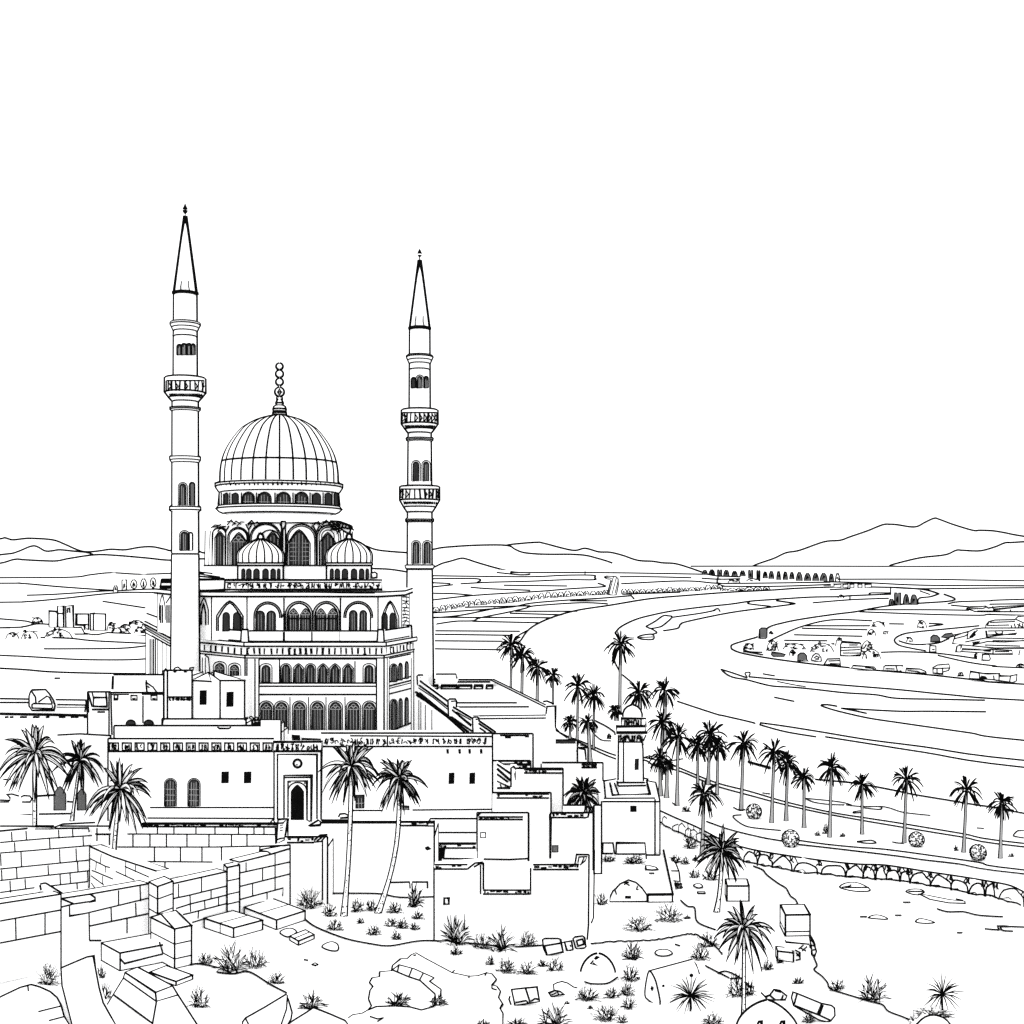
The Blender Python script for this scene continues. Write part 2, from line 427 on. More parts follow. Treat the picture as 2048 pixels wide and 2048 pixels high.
# ------------------------------------------------------------------ promenade and road
pr = MB(); K = GPlane(0.035)
A1 = [(1100,1455),(1112,1462),(1137,1475),(1160,1483),(1235,1513),(1287,1516),(1338,1528),(1359,1537),(1431,1566),(1500,1584),(1572,1605),(1663,1626),(1738,1638),(1803,1648),(1923,1668),(2048,1688)]
A2 = [(1156,1485),(1232,1519),(1287,1521),(1309,1532),(1361,1544),(1429,1572),(1500,1592),(1572,1611),(1663,1631),(1801,1655),(1923,1675),(2048,1695)]
B1 = [(1413,1644),(1452,1658),(1489,1668),(1531,1677.5),(1564,1683),(1598,1682),(1655,1690),(1717,1696),(1772,1700),(1876,1714),(1958,1726),(2048,1741)]
B2 = [(1596,1690),(1676,1699),(1793,1713),(1848,1721),(1917,1729),(2048,1749)]
pr.ngon([G(x, y, 0.016) for x, y in A1 + B2[::-1] + B1[:5][::-1] + [(1322,1622),(1230,1560),(1110,1475)]])
for l in (A1, A2, B1[:5], B1[5:], B2): gl(pr, l, 2.6, 5, K)
for l in ([(1612,1598),(1655,1602),(1686,1606),(1703,1611)], [(1612,1599),(1630,1606),(1659,1610),(1689,1611)], [(1692,1611),(1721,1614),(1759,1614),(1779,1617),(1808,1626),(1861,1632)],
          [(1728,1617),(1757,1620),(1764,1617),(1759,1614)], [(1720,1623),(1707,1625),(1708,1627),(1722,1626)],
          [(1953,1657),(1968,1658)], [(2048,1662),(2035,1663),(2027,1671),(2030,1674),(2048,1677)], [(1483,1631),(1466,1633),(1473,1642),(1489,1652),(1510,1657),(1562,1662)],
          [(1525,1587),(1540,1589)], [(1714,1684),(1735,1682),(1745,1682),(1752,1687),(1735,1688),(1714,1685)], [(1785,1685),(1795,1687),(1808,1688)],
          [(1467,1616),(1480,1622),(1490,1620)],[(1345,1607),(1352,1612)],
          [(1366,1519),(1340,1523)]):
    gl(pr, l, 2.3, 4, K)
tag(pr.build('promenade'), kind='structure')

# ------------------------------------------------------------------ hills and mountains
def hill(name, pts, d, w=3.0, depth=900):
    mb = MB(); pts = smooth(pts, 5)
    T = [P(x, y, d) for x, y in pts]
    for a, b in zip(T, T[1:]):
        fa, fb = V3((a.x, a.y - max(a.z, 0) * 2, 0)), V3((b.x, b.y - max(b.z, 0) * 2, 0))
        ba, bb = V3((a.x, a.y + depth, -3)), V3((b.x, b.y + depth, -3))
        mb.face([fa, fb, b, a]); mb.face([a, b, bb, ba])
    mb.ink([p + V3((0, 0, .5 * w * p.y / F)) for p in T], w)
    return tag(mb.build(name), kind='structure')
HA = [(-60,1085),(0,1079),(10,1077),(25,1081),(45,1079),(62,1078),(105,1081),(130,1090),(150,1099),(165,1104),(180,1105),(200,1103),(222,1100),(250,1101),(280,1096),(305,1095),(330,1100),(345,1103),(396,1104),(420,1107),(560,1100),(700,1085),(720,1088),(734,1094),(759,1102),(818,1107),(850,1108),(880,1118),(900,1130)]
hill('hill', HA, 5200)
hill('hill', [(-60,1120),(0,1111),(25,1108),(40,1103),(68,1093),(90,1103),(105,1103),(120,1101),(150,1104),(172,1106),(190,1112),(230,1130)], 4300)
hill('hill', [(-60,1135),(0,1128),(30,1120),(50,1121),(90,1123),(115,1123),(140,1118),(190,1111),(230,1112),(290,1117),(345,1122),(413,1119),(520,1125),(600,1135)], 3000)
hill('hill', [(990,1102),(1013,1092),(1045,1088),(1075,1086),(1088,1088),(1145,1102),(1170,1098),(1197,1105),(1220,1106),(1245,1112),(1275,1122),(1305,1124),(1325,1127),(1345,1128),(1360,1131),(1382,1138),(1405,1146)], 3200)
hill('hill', [(700,1125),(735,1137),(780,1140),(819,1146)], 2900)
hill('hill', [(835,1106),(867,1100),(890,1096),(950,1092),(1012,1092),(1030,1100),(1045,1106),(1070,1109),(1100,1110),(1140,1110),(1170,1112),(1195,1118),(1218,1125),(1225,1128)], 3120)
hill('hill', [(860,1140),(872,1134),(885,1128),(900,1124),(922,1118),(935,1120),(950,1125),(980,1134),(1010,1142),(1030,1146),(1060,1147)], 3000)
hill('mountain', [(1505,1134),(1516,1129),(1548,1118),(1572,1107),(1599,1102),(1648,1085),(1680,1082),(1700,1075),(1735,1063),(1765,1051),(1780,1050),(1795,1051),(1820,1055),(1835,1054),(1850,1046),(1868,1038),(1878,1040),(1905,1050),(1945,1062),(1960,1062),(1985,1063),(2010,1067),(2035,1072),(2120,1085)], 15000, 3.0, 3000)
hill('mountain', [(1779,1133),(1790,1129),(1840,1117),(1890,1111),(1912,1102),(1925,1102),(1960,1103),(1990,1095),(2010,1087),(2030,1086),(2120,1080)], 13200, 3.0, 1500)
# ------------------------------------------------------------------ mosque
def plan(pts): return [(xat(px, d), d) for px, d in pts]
def outset(pp, e):
    cx = sum(p[0] for p in pp) / len(pp); cy = sum(p[1] for p in pp) / len(pp)
    return [(x + (x - cx) / math.hypot(x - cx, y - cy) * e, y + (y - cy) / math.hypot(x - cx, y - cy) * e) for x, y in pp]
def zline(mb, pp, z, w=None, closed=False): mb.ink([V3((x, y, z)) for x, y in pp], w, closed)

gapfill = MB(); gapfill.box(xat(222,99), xat(985,99), 99.2, 102.6, 0, 6.2)  # added hidden block, makes the dark gap behind the hall shallower and lighter
tag(gapfill.build('filler', loc=(xat(559,100), 99.2, 0)), 'added hidden block that lightens the gap between the front hall and the mosque', 'filler')
mosque = thing('mosque', 'large domed mosque with tiers of arched windows between two tall minarets', 'mosque', (xat(559, 118), 118, 0))
Vp = plan([(292,141),(350,114),(394,108.6),(490,103),(768,103),(827,110.5)])
Vb = Vp + [(xat(827,110.5), 141)]
zf = lambda y: zat(y, 103)
body = MB()
body.plan(Vb, 0, zf(1291))
for x, y in Vp[:1] + Vp[2:]: body.ink([V3((x, y, 0)), V3((x, y, zf(1292)))], 3.0)
zline(body, Vp, zf(1316), 2.2)
FR = DPlane(103); FL = VPlane((394,108.6),(490,103)); FRt = VPlane((768,103),(827,110.5)); FLL = VPlane((292,141),(350,114)); FC = VPlane((350,114),(394,108.6))
L = lambda pts, w=2.6, sf=FR: body.line(sf, pts, w)
for x in (510, 518, 494): L([(x, 1318), (x, 1470)], 2.4)
L([(753,1317),(753,1468)]); L([(518,1318),(753,1318)], 2.4); L([(559,1318),(559,1365)], 2.2); L([(710,1322),(710,1365)], 2.2)
L([(518,1366),(753,1366)], 2.8); L([(518,1372.5),(753,1372.5)], 2.6); L([(518,1389),(753,1389)], 3); L([(518,1389),(518,1465)], 2.4)
L([(518,1463),(753,1463)], 2.8); L([(562,1471),(680,1471)], 3.2); L([(690,1471),(747,1471)], 3.2); pass
for x in (580, 617, 652, 690): L([(x, 1394), (x + .5, 1462)], 1.8)
for x in (774, 822): L([(x, 1316), (x, 1470)], 2.4, FRt)
L([(778,1320),(778,1462)], 2, FRt)
for a, b, w in (((778,1317),(821,1308),2.4),((778,1364),(821,1353),2.6),((778,1372),(821,1361),2.8),((778,1377),(821,1366),1.8),((778,1388),(821,1377),2.6),((774,1465),(821,1446),3)):
    L([a, b], w, FRt)
for x in (400, 405, 411): L([(x, 1315), (x, 1350)], 2.2, FL)
L([(410,1310),(417,1315),(420,1345)], 2.6, FL)
for x, w in ((299,2.4),(303,4),(308,5),(312,4),(316,2.4),(325,2.6),(333,2)): L([(x, 1278), (x, 1349)], w, FLL)
L([(305,1272),(325,1284),(338,1290),(345,1298)], 2.8, FLL)
body.build('wall', mosque)
cor = MB()
cz = outset(Vb, 0.35)
cor.plan(cz, zf(1292), zf(1284))
for z, w in ((1284, 2.6), (1292, 2.8)): zline(cor, cz[:6], zf(z), w)
for p in cz[1:6]: cor.ink([V3((p[0], p[1], zf(1292))), V3((p[0], p[1], zf(1284)))], 2.6)
for k in range(3): zline(cor, [(cz[0][0], cz[0][1] - .05), (cz[1][0], cz[1][1] - .05)], zf(1293 + k * 6), 2.0)
cor.build('cornice', mosque)
fz = MB(); fp = outset(Vb, 0.1)
fz.plan(fp, zf(1312), zf(1292.5)); zline(fz, fp[1:6], zf(1310.5), 2.6)
for i, y0, y1 in ((3, 1296, 1308), (2, 1296, 1308), (4, 1296, 1308)):
    a, b = V3((*fp[i], 0)), V3((*fp[i + 1], 0)); n = {3: 24, 2: 8, 4: 9}[i]
    r = random.Random(i)
    for k in range(n):
        t = (k + .5 + r.uniform(-.12, .12)) / n; q = a.lerp(b, t)
        zt, zb = zf(y0 + r.uniform(-.5, 1)), zf(y1 + r.uniform(-1, .5))
        dx = r.uniform(-.05, .05)
        fz.ink([q + V3((0, -.02, zt)), q + V3((dx, -.02, zb))], r.uniform(2.4, 4.2))
        if r.random() < .3: fz.ink([q + V3((-.12, -.03, zb)), q + V3((.16, -.03, zb))], 1.6)
        if r.random() < .3: fz.ink([q + V3((0, -.03, zt)), q + V3((.2, -.03, zt))], 2.4)
fz.build('frieze', mosque)
# windows of the lower body
for i, c in enumerate((572, 597, 621, 646, 670, 696)):
    window(mosque, FR, c - 7.6, c + 7.6, 1330, 1365, 'pointed' if i not in (0, 2) else 'round', 'bars', 2.9, 9, i)
for c in (532, 738): window(mosque, FR, c - 8, c + 8, 1331, 1364, 'round', 'bars', 4, 8, c)
for i, c in enumerate((532.6, 563, 599, 635, 671, 707, 739)):
    window(mosque, FR, c - 11, c + 11, 1405, 1462, 'round', 'rose', 3.2, 12, i)
window(mosque, FRt, 782, 792, 1330, 1363, 'round', 'bars', 2.4, 8, 1); window(mosque, FRt, 796.5, 804, 1326, 1360, 'round', 'bars', 0, 8, 2); window(mosque, FRt, 809.5, 816, 1323, 1357, 'round', 'bars', 0, 8, 3)
window(mosque, FRt, 782, 792, 1401, 1459, 'round', 'bars', 2.4, 8, 4); window(mosque, FRt, 797, 804, 1397, 1453, 'round', 'bars', 0, 8, 5); window(mosque, FRt, 809, 816, 1395, 1450, 'round', 'bars', 0, 8, 6)
window(mosque, FL, 431, 449, 1327, 1362, 'round', 'rose', 4, 9, 1); window(mosque, FL, 461, 478, 1330, 1366, 'round', 'rose', 4, 9, 2)
# parapet above the cornice
pa = MB()
zp0, zp1 = zf(1284), zf(1262)
pp = outset(Vp, -0.35)
for a, b in ((2, 3), (3, 4), (4, 5), (0, 1), (1, 2)):
    A, B = pp[a], pp[b]
    pa.plan([A, B, (B[0], B[1] + .3), (A[0], A[1] + .3)], zp0, zp1)
zline(pa, pp[1:6], zp1, 2.8); zline(pa, pp[0:2], zp1, 2.8); zline(pa, pp[1:6], zp0 + .04, 2.6)
PFp = DPlane(pp[3][1])
for x in (568, 624, 680): pa.line(PFp, [(x, 1264), (x, 1281)], 4.2)
for k, wpx in ((2, 14), (3, 16), (4, 14), (5, 10)):
    x, y = pp[k]; h = .5 * wpx * y / F
    pa.box(x - h, x + h, y - .25, y + .4, zp0, zp1 + .12)
    for s in (-1, 1): pa.ink([V3((x + s * h, y - .26, zp0)), V3((x + s * h * .8, y - .26, zp1 + .12))], 3)
    pa.ink([V3((x - h, y - .26, zp1 + .12)), V3((x + h, y - .26, zp1 + .12))], 3)
pa.build('parapet', mosque)
# upper tier
Up = plan([(315,119),(372,108),(423,105.5),(494,105),(756,105),(803,110),(818,121)])
Ub = Up + [(xat(818,121), 132), (xat(315,119), 132)]
zu = lambda y: zat(y, 105)
up = MB(); up.plan(Ub, zf(1284), zu(1190))
for x, y in Up: up.ink([V3((x, y, zp0)), V3((x, y, zu(1193)))], 2.4)
U0 = DPlane(105); UL = VPlane((423,105.5),(494,105)); UR = VPlane((756,105),(803,110)); ULL = VPlane((315,119),(372,108)); UC = VPlane((372,108),(423,105.5)); URR = VPlane((803,110),(818,121))
def arcs(sf, x0, x1, yt, yb, kind='round', rise=None):
    for e, w in ((0, 2.8), (3, 1.8), (4.5, 1.5)): up.line(sf, arch(x0 + e, x1 - e, yt + e, yb, kind, rise), w)
arcs(U0, 508, 563, 1204, 1236); arcs(U0, 571, 625, 1203, 1262, 'round', 26); arcs(U0, 626, 679, 1203, 1262, 'round', 26); arcs(U0, 688, 745, 1203, 1236)
up.line(U0, [(508,1236),(508,1262)], 2.4); up.line(U0, [(741,1236),(741,1262)], 2.4); up.line(U0, [(563,1236),(568,1226)], 2.4)
for x in (568, 681): up.line(U0, [(x, 1196), (x, 1262)], 2.6)
for x0, x1 in ((576,622),(631,676)): up.line(U0, [(x0, 1237), (x1, 1237)], 2.4, off=.08)
arcs(UL, 433, 486, 1202, 1262, 'pointed', 30); arcs(UR, 763, 797, 1202, 1258, 'pointed', 32)
up.line(UC, arch(399, 417, 1196, 1250, 'pointed', 24), 2.8); up.line(UC, arch(403, 412, 1208, 1250, 'pointed', 20), 3.6)
up.line(ULL, arch(319, 331, 1190, 1240, 'pointed', 24), 2.8)
for x in (322, 326, 335, 339): up.line(ULL, [(x, 1210), (x, 1246)], 4)
up.line(ULL, [(333,1205),(343,1190),(346,1186)], 3); up.line(ULL, [(325,1185),(345,1188)], 2)
rr = random.Random(5)
for k in range(9):
    y = 1192 + k * 7; up.line(URR, [(805, y + 2), (812, y + rr.uniform(-1, 4)), (817, y + 3)], 2)
    up.line(URR, [(808 + rr.uniform(-2, 6), y), (808 + rr.uniform(-2, 6), y + 7)], 2)
up.build('upper_wall', mosque)
ev = MB(); ez = outset(Ub, .35); ev.plan(ez, zu(1193), zu(1184)); zline(ev, ez[:7], zu(1193), 3.4); zline(ev, ez[:7], zu(1184), 2.8)
ev.line(DPlane(ez[4][1]), [(498,1186.5),(750,1186.5)], 1.6)
ev.build('eave', mosque)
for x0, x1, yt, st in ((512,529,1222,'bars'),(534,551,1222,'bars'),(577,597,1217,'rose'),(601,621,1217,'rose'),(632,652,1217,'rose'),(656,675,1217,'rose'),(699,714,1221,'bars'),(720,733,1221,'bars')):
    window(mosque, U0, x0, x1, yt, 1262, 'pointed' if st == 'rose' else 'round', st, 0, None, int(x0))
for x0, x1 in ((446,459),(467,481)): window(mosque, UL, x0, x1, 1225, 1262, 'round', 'dark', 0)
for x0, x1 in ((764,774),(779,790)): window(mosque, UR, x0, x1, 1226, 1258, 'round', 'dark', 0, 9)
# inscription band on the upper roof
bd = MB(); B1p = DPlane(107)
bx0, bx1 = xat(450, 107), xat(764, 107)
bd.box(bx0, bx1, 107, 114, zat(1178,107), zat(1160,107))
bd.line(B1p, rect(450, 764, 1160, 1179), 3, True); bd.line(B1p, [(452,1165),(762,1165)], 2)
scribble(bd, B1p, 453, 762, 1166, 1177, 26, 2.3, 11)
bd.line(B1p, [(450,1161),(449,1180),(396,1182)], 2.8)
bd.build('inscription_band', mosque)
bd = MB(); bd.box(xat(396,109), xat(449,109), 109, 114, zat(1181,109), zat(1158,109)); bd.line(DPlane(109), rect(392, 449, 1159, 1181), 3, True)
bd.line(DPlane(109), [(392,1152),(449,1157)], 3); bd.line(DPlane(109), [(392,1147),(440,1154)], 2.4); bd.line(DPlane(109), [(392,1143),(425,1147)], 2.4)
bd.build('roof_step', mosque)
bd = MB(); bd.box(xat(322,118), xat(348,118), 118, 121, zat(1184,118), zat(1158,118)); 
for y in (1159, 1164, 1173, 1178): bd.line(DPlane(118), [(323 - (y > 1172) * 4, y), (348, y)], 4)
bd.line(DPlane(118), [(323,1158),(321,1172)], 2.6)
bd.build('roof_step', mosque)
# round drum with great arched windows
CD = 118.0; Rd = 144 * CD / F
dr = MB()
dr.lathe(559, CD, [(1186, 146), (1131, 146), (1130, 144), (1062, 143), (1048, 141), (1046, 130), (1036, 108), (1030, 104)], 48, sil=False)
dr.lathe(559, CD, [(1155, 144.6), (1062, 143.4)], 48, w=2.2, cap=False)
CY = Cyl(559, CD, Rd * .995)
for x, y in ((415, 1131), ): pass
dr.lathe(559, CD, [(1131, 146.6), (1130, 146.6)], 48, rings=(0,), w=2.6, sil=False)
def da(x0, x1, yt, yb=1131, w=2.8, rise=None): dr.line(CY, arch(x0, x1, yt, yb, 'round', rise), w, off=.02)
da(456,497,1055); da(459,494,1058,w=1.8); da(500,562,1046,1090); da(503,559,1049,1090,1.8); da(573,632,1048); da(576,629,1052,1131,1.8); da(634,681,1050); da(638,677,1054,1131,2)
da(425,452,1056); dr.line(CY, [(421,1062),(418,1131)], 2.4); dr.line(CY, [(427,1060),(425,1131)], 2); dr.line(CY, [(686,1060),(690,1105)], 2.4)
da(520,560,1060,1100,2.6); da(643,668,1060,1128,1.8)
for x in (563, 571): dr.line(CY, [(x, 1043), (x, 1131)], 2.6, off=.02)
dr.line(CY, [(561,1043),(572,1043)], 3, off=.05)
dr.line(CY, [(500,1047),(530,1045),(562,1046)], 2.4, off=.05); dr.line(CY, [(572,1046),(600,1045),(640,1047)], 2.4, off=.05)
rr = random.Random(9)
for x0, x1, y0 in ((422,462,1056),(446,490,1046),(495,520,1048),(616,640,1050),(640,660,1048),(660,685,1050),(672,692,1060)):
    for k in range(4):
        x = rr.uniform(x0, x1 - 12); dr.line(CY, [(x, y0 + rr.uniform(-5, 8)), (x + 8, y0 - rr.uniform(2, 8)), (x + rr.uniform(12, 20), y0 - rr.uniform(-4, 8))], 2.0, off=.06)
for x, y in ((452,1064),(498,1060),(566,1060),(632,1064)):
    dr.line(CY, [(x - 6, y - 12), (x, y), (x + 6, y - 12)], 2.6, off=.05); dr.line(CY, [(x, y), (x, 1131)], 2.2, off=.05)
dr.build('drum', mosque)
for x0, x1, yt, st in ((433,447,1066,'bars'),(465,491,1068,'rose'),(579,617,1062,'lattice'),(643,667,1068,'bars'),(536,554,1066,'bars')):
    window(mosque, CY, x0, x1, yt, 1130, 'pointed', st, 3.2, None, int(x0), off=.05)
tr = MB()    # broken stone brackets at the drum's right shoulder
for k in range(7):
    a = 660 + k * 6; z0 = 1044 + abs(k - 3) * 1.5
    tr.line(DPlane(113.5), [(a, z0), (a + 8, z0 + 4), (a + 3 + k, z0 + 10), (a + 12, z0 + 12)], 3)
tr.line(DPlane(113.5), [(660,1042),(680,1043),(694,1048),(702,1056),(701,1062),(697,1068),(688,1062),(676,1052),(660,1042)], 3)
tr.prism([DPlane(113.6).at(x, y) for x, y in ((664,1044),(694,1048),(701,1057),(697,1066),(688,1062))], (0, 1.2, 0))
tr.build('corner_bracket', mosque)
ud = MB()
ud.lathe(559, CD, [(1027, 108), (1023, 117), (1018, 122), (1013, 118), (1012, 116), (986, 116), (982, 119), (974, 124), (969, 124), (966, 117)], 48, rings=(0, 2, 3, 5, 7, 8), w=2.8)
CU = Cyl(559, CD, 116.5 * CD / F)
for i in range(26):
    a = 447 + i * 9; ud.line(CU, [(a, 964), (a + rr.uniform(-1, 3), 971)], rr.uniform(2, 3.2), off=.3)
for x in (443,460,483,513,550,586,620,646,664): ud.line(CU, [(x, 985), (x, 1012)], 2.2, off=.02); ud.line(CU, [(x + 4, 987), (x + 4, 1012)], 1.6, off=.02)
ud.build('dome_drum', mosque)
for c, h, st in ((453,3.5,'dark'),(471,6,'dark'),(497,10,'lattice'),(529,11.5,'lattice'),(567,12,'lattice'),(603,11,'lattice'),(633,8,'dark'),(656,6.5,'dark'),(671,3.5,'dark')):
    window(mosque, CU, c - h, c + h, 986, 1012, 'round', st, 2.2 if h > 9 else 0, None, c, off=.03, w=2)
dm = MB()
DP = [(967, 116.5), (946, 116), (925, 113), (905, 106.5), (884, 95), (863, 79), (853, 67), (843, 50), (837, 35), (831, 14), (829, 12)]
DPs = smooth(DP, 3)
dm.lathe(559, CD, DPs, 48, sil=False, rings=(6,), w=3.2, ribs=28)
dm.line(Cyl(559, CD, .2), [(548,860),(552,862),(557,859),(562,863),(566,862)], 2)
dome = dm.build('dome', mosque)
fn = MB()
fn.lathe(559, CD, [(833, 12), (826, 12), (823, 11), (822, 11), (818, 11.5), (814, 10), (811, 5), (806, 6), (804, 5), (798, 3), (796, 6)], 16, rings=(0, 1, 2, 4, 6, 7), w=3)
def bead(mb, cpx, d, y, r, w=3): mb.lathe(cpx, d, [(y + r * math.cos(math.pi * k / 8), r * math.sin(math.pi * k / 8) + .01) for k in range(9)], 12, w=w)
for y, r in ((797, 4), (784, 8), (764, 6), (748, 6.3), (733, 5.6)): bead(fn, 559, CD, y, r)
fn.line(DPlane(CD - .45), [(555,784),(559,778),(563,784),(559,790),(555,784)], 2); fn.line(DPlane(CD - .45), [(554,784),(565,784)], 2)
fn.build('finial', dome)
for cpx, d, fx in ((521, 110.5, 0), (698, 110.5, 0)):
    t = MB(); hw = 43
    t.lathe(cpx, d, [(1166, hw), (1131, hw)], 28, rings=(1,), w=3.2)
    t.lathe(cpx, d, [(1131, 45), (1126, 45)], 28, rings=(1, 0), w=3)
    sd = t.build('small_drum', mosque)
    s = MB(); s.lathe(cpx, d, smooth([(1126, 44.5), (1113, 45.5), (1103, 42.5), (1094, 34), (1086, 22), (1081, 11), (1077, 3)], 3), 32, sil=True, ribs=18, w=2.6)
    sdm = s.build('small_dome', mosque)
    f2 = MB(); f2.line(DPlane(d), [(cpx - 8, 1078), (cpx - 3, 1074), (cpx, 1066), (cpx + 3, 1074), (cpx + 9, 1079)], 3); f2.lathe(cpx, d, [(1080, 5), (1072, 4), (1066, .5)], 8); 
    f2.line(DPlane(d), [(cpx - 10, 1079), (cpx, 1073), (cpx + 10, 1079)], 2.4)
    f2.build('finial', sdm)
    cs = Cyl(cpx, d, hw * d / F)
    for k, q in ((-34, 3), (-23, 4.5), (-8, 5.5), (10, 5.5), (25, 4.5), (36, 2.5)):
        window(mosque, cs, cpx + k - q, cpx + k + q, 1138, 1157, 'round', 'dark', 0, None, k, name='small_window', w=2.2)
sb = MB(); sb.box(xat(742,110), xat(754,110), 110, 111.2, zat(1160,110), zat(1146,110)); sb.line(DPlane(110), [(742,1146),(750,1144),(754,1147),(754,1155),(744,1156),(742,1146)], 2.6)
sb.build('roof_box', mosque)

# ------------------------------------------------------------------ minarets
def minaret(cpx, d, label, parts, wins, rails, fin):
    t = thing('minaret', label, 'minaret', (xat(cpx, d), d, 0), 'tall minarets of the mosque')
    for nm, prof, rings, w in parts:
        mb = MB(); mb.lathe(cpx, d, prof, 28, rings=rings, w=w)
        if nm == 'spire':
            y0, hw = prof[0]
            for s in (-1, 1): mb.line(DPlane(d - hw * d / F * .9), [(cpx + s * 7, y0 - 27), (cpx + s * 8 - 1, y0 - 16), (cpx + s * 9, y0 - 8)], 1.8)
        mb.build(nm, t)
    for i, (x0, x1, yt, yb, hw, st) in enumerate(wins):
        window(t, Cyl(cpx, d, hw * d / F), x0, x1, yt, yb, 'round', st, 3.2 if x1 - x0 > 8 else 1.6, None, i, off=.03, w=2.2)
    for y0, y1, hw, yc in rails:
        mb = MB(); mb.lathe(cpx, d, [(yc, hw * .62), (yc - (yc - y1) * .4, hw * .8), (y1 + 2, hw), (y0, hw), (y0, hw - 3), (y1, hw - 3)], 28, rings=(0, 1, 2, 3), w=3, cap=False)
        cy = Cyl(cpx, d, hw * d / F); r = random.Random(int(y0))
        mb.line(cy, [(cpx + q * hw / 10.5, y0 + 5) for q in range(-10, 11)], 2.2, off=.02)
        n = 11
        for k in range(n):
            x = cpx + hw * math.sin((k - (n - 1) / 2) / n * 2.9) * .985
            mb.line(cy, [(x, y0 + 6), (x + r.uniform(-2, 2), y1 - 1)], r.uniform(2, 4), off=.03)
            if r.random() < .55: mb.line(cy, [(x, y0 + 8), (min(x + 5, cpx + hw * .97), (y0 + y1) / 2 + 3), (x, y1 - 3)], 2, off=.03)
        for k in range(-9, 10):
            x = cpx + k * hw / 11; mb.line(Cyl(cpx, d, hw * .9 * d / F), [(x, y1 + 5), (x + 2, y1 + 8), (x + 1, y1 + 10)], r.uniform(2, 3.4), off=.02)
        mb.build('balcony', t)
    fin(t)
    return t
def fin_left(t):
    m = MB(); m.lathe(370.3, 105.5, [(432, 1), (429, 1)], 8, sil=False, m=INK); m.lathe(370.3, 105.5, [(429, .5), (425, 4), (421, 5.5)], 12, sil=False, m=INK)
    m.lathe(370.3, 105.5, [(421, 1), (418, 1)], 8, sil=False, m=INK); m.lathe(370.3, 105.5, [(418, 5.5), (413, 3), (406, .3)], 12, sil=False, m=INK); m.build('finial', t)
def fin_right(t):
    m = MB(); m.lathe(839.3, 125, [(522, 1.3), (514, 1.3)], 8, sil=False, m=INK); m.lathe(839.3, 125, [(515, 1), (511, 4.5), (506, 4.7), (501, 2.5), (497, .3)], 12, sil=False, m=INK)
    m.lathe(839.3, 124.9, [(510, 4.6), (508.5, 4.75)], 12, sil=False, m=WHITE); m.build('finial', t)
minaret(370.3, 105.5, 'left and taller minaret, single balcony, pierced by paired arched windows', [
    ('base', [(1480, 30), (1345, 26.8), (1108, 25)], (2,), 3), ('shaft', [(1107, 24.8), (1022, 24.5), (1016, 24.5), (803, 24)], (), 3),
    ('collar', [(1022, 26), (1020, 29), (1014, 29), (1012, 26)], (1, 2), 2.4), ('collar', [(925, 25), (920, 28.5), (914, 29), (912, 27)], (0, 1, 2), 2.3),
    ('collar', [(822, 25), (819, 28.5), (816, 28.5), (815, 25)], (1, 2, 0), 2.3), ('upper_shaft', [(803, 22.5), (754, 22), (590, 21.3)], (), 3),
    ('collar', [(662, 22.5), (655, 25.5), (649, 28.5), (645, 28)], (0, 1, 2, 3), 2.3), ('string_course', [(673, 22.6), (671, 22.6)], (0,), 2.4),
    ('spire', [(589, 22.5), (586, 22.5), (584, 19.2), (432, 1)], (0, 1), 3.4)],
    [(359.5,371.5,968,1011,24.5,'bars'),(380,388,966,1011,24.5,'grey'),(362,376,1064,1101,24.7,'bars'),(378,384,1066,1101,24.7,'open'),
     (355,362,690,710,22,'bars'),(364,372,688,710,22,'bars'),(374,381,688,710,22,'bars'),(383,389,689,710,22,'bars')],
    [(756, 783, 38.5, 803)], fin_left)
minaret(839.3, 125, 'right minaret with two railed balconies, standing behind the stair roof', [
    ('base', [(1480, 28), (1357, 26), (1140, 23.7)], (), 3), ('shaft', [(1134, 23.4), (1022, 23), (866, 21.5)], (), 3),
    ('collar', [(1139, 24), (1137, 26), (1132, 28), (1130, 28)], (0, 1, 3), 2.3), ('collar', [(1044, 24), (1042, 27), (1039, 27), (1037, 25)], (0, 1, 2), 2.3),
    ('collar', [(882, 22), (880, 25.5), (877, 26), (875, 24)], (0, 1, 2), 2.3), ('upper_shaft', [(866, 20), (820, 19.6), (658, 18.8)], (), 3),
    ('collar', [(727, 20), (720, 23), (714, 25.8), (711, 25)], (0, 1, 2, 3), 2.3), ('string_course', [(739, 20), (737, 20)], (0,), 2.4),
    ('spire', [(659, 19.5), (656, 19.5), (654, 17.5), (520, 1)], (0, 1), 3.4)],
    [(826.5,837.5,924,962,22,'dark'),(847,857,924,962,22,'bars'),(826,838,1084,1127,23,'bars'),(848,860,1084,1127,23,'bars'),
     (824,831,756,776,19.6,'dark'),(835,844,753,776,19.6,'bars'),(849,855,754,776,19.6,'bars')],
    [(820, 846, 35, 866), (973, 998, 38.3, 1024)], fin_right)
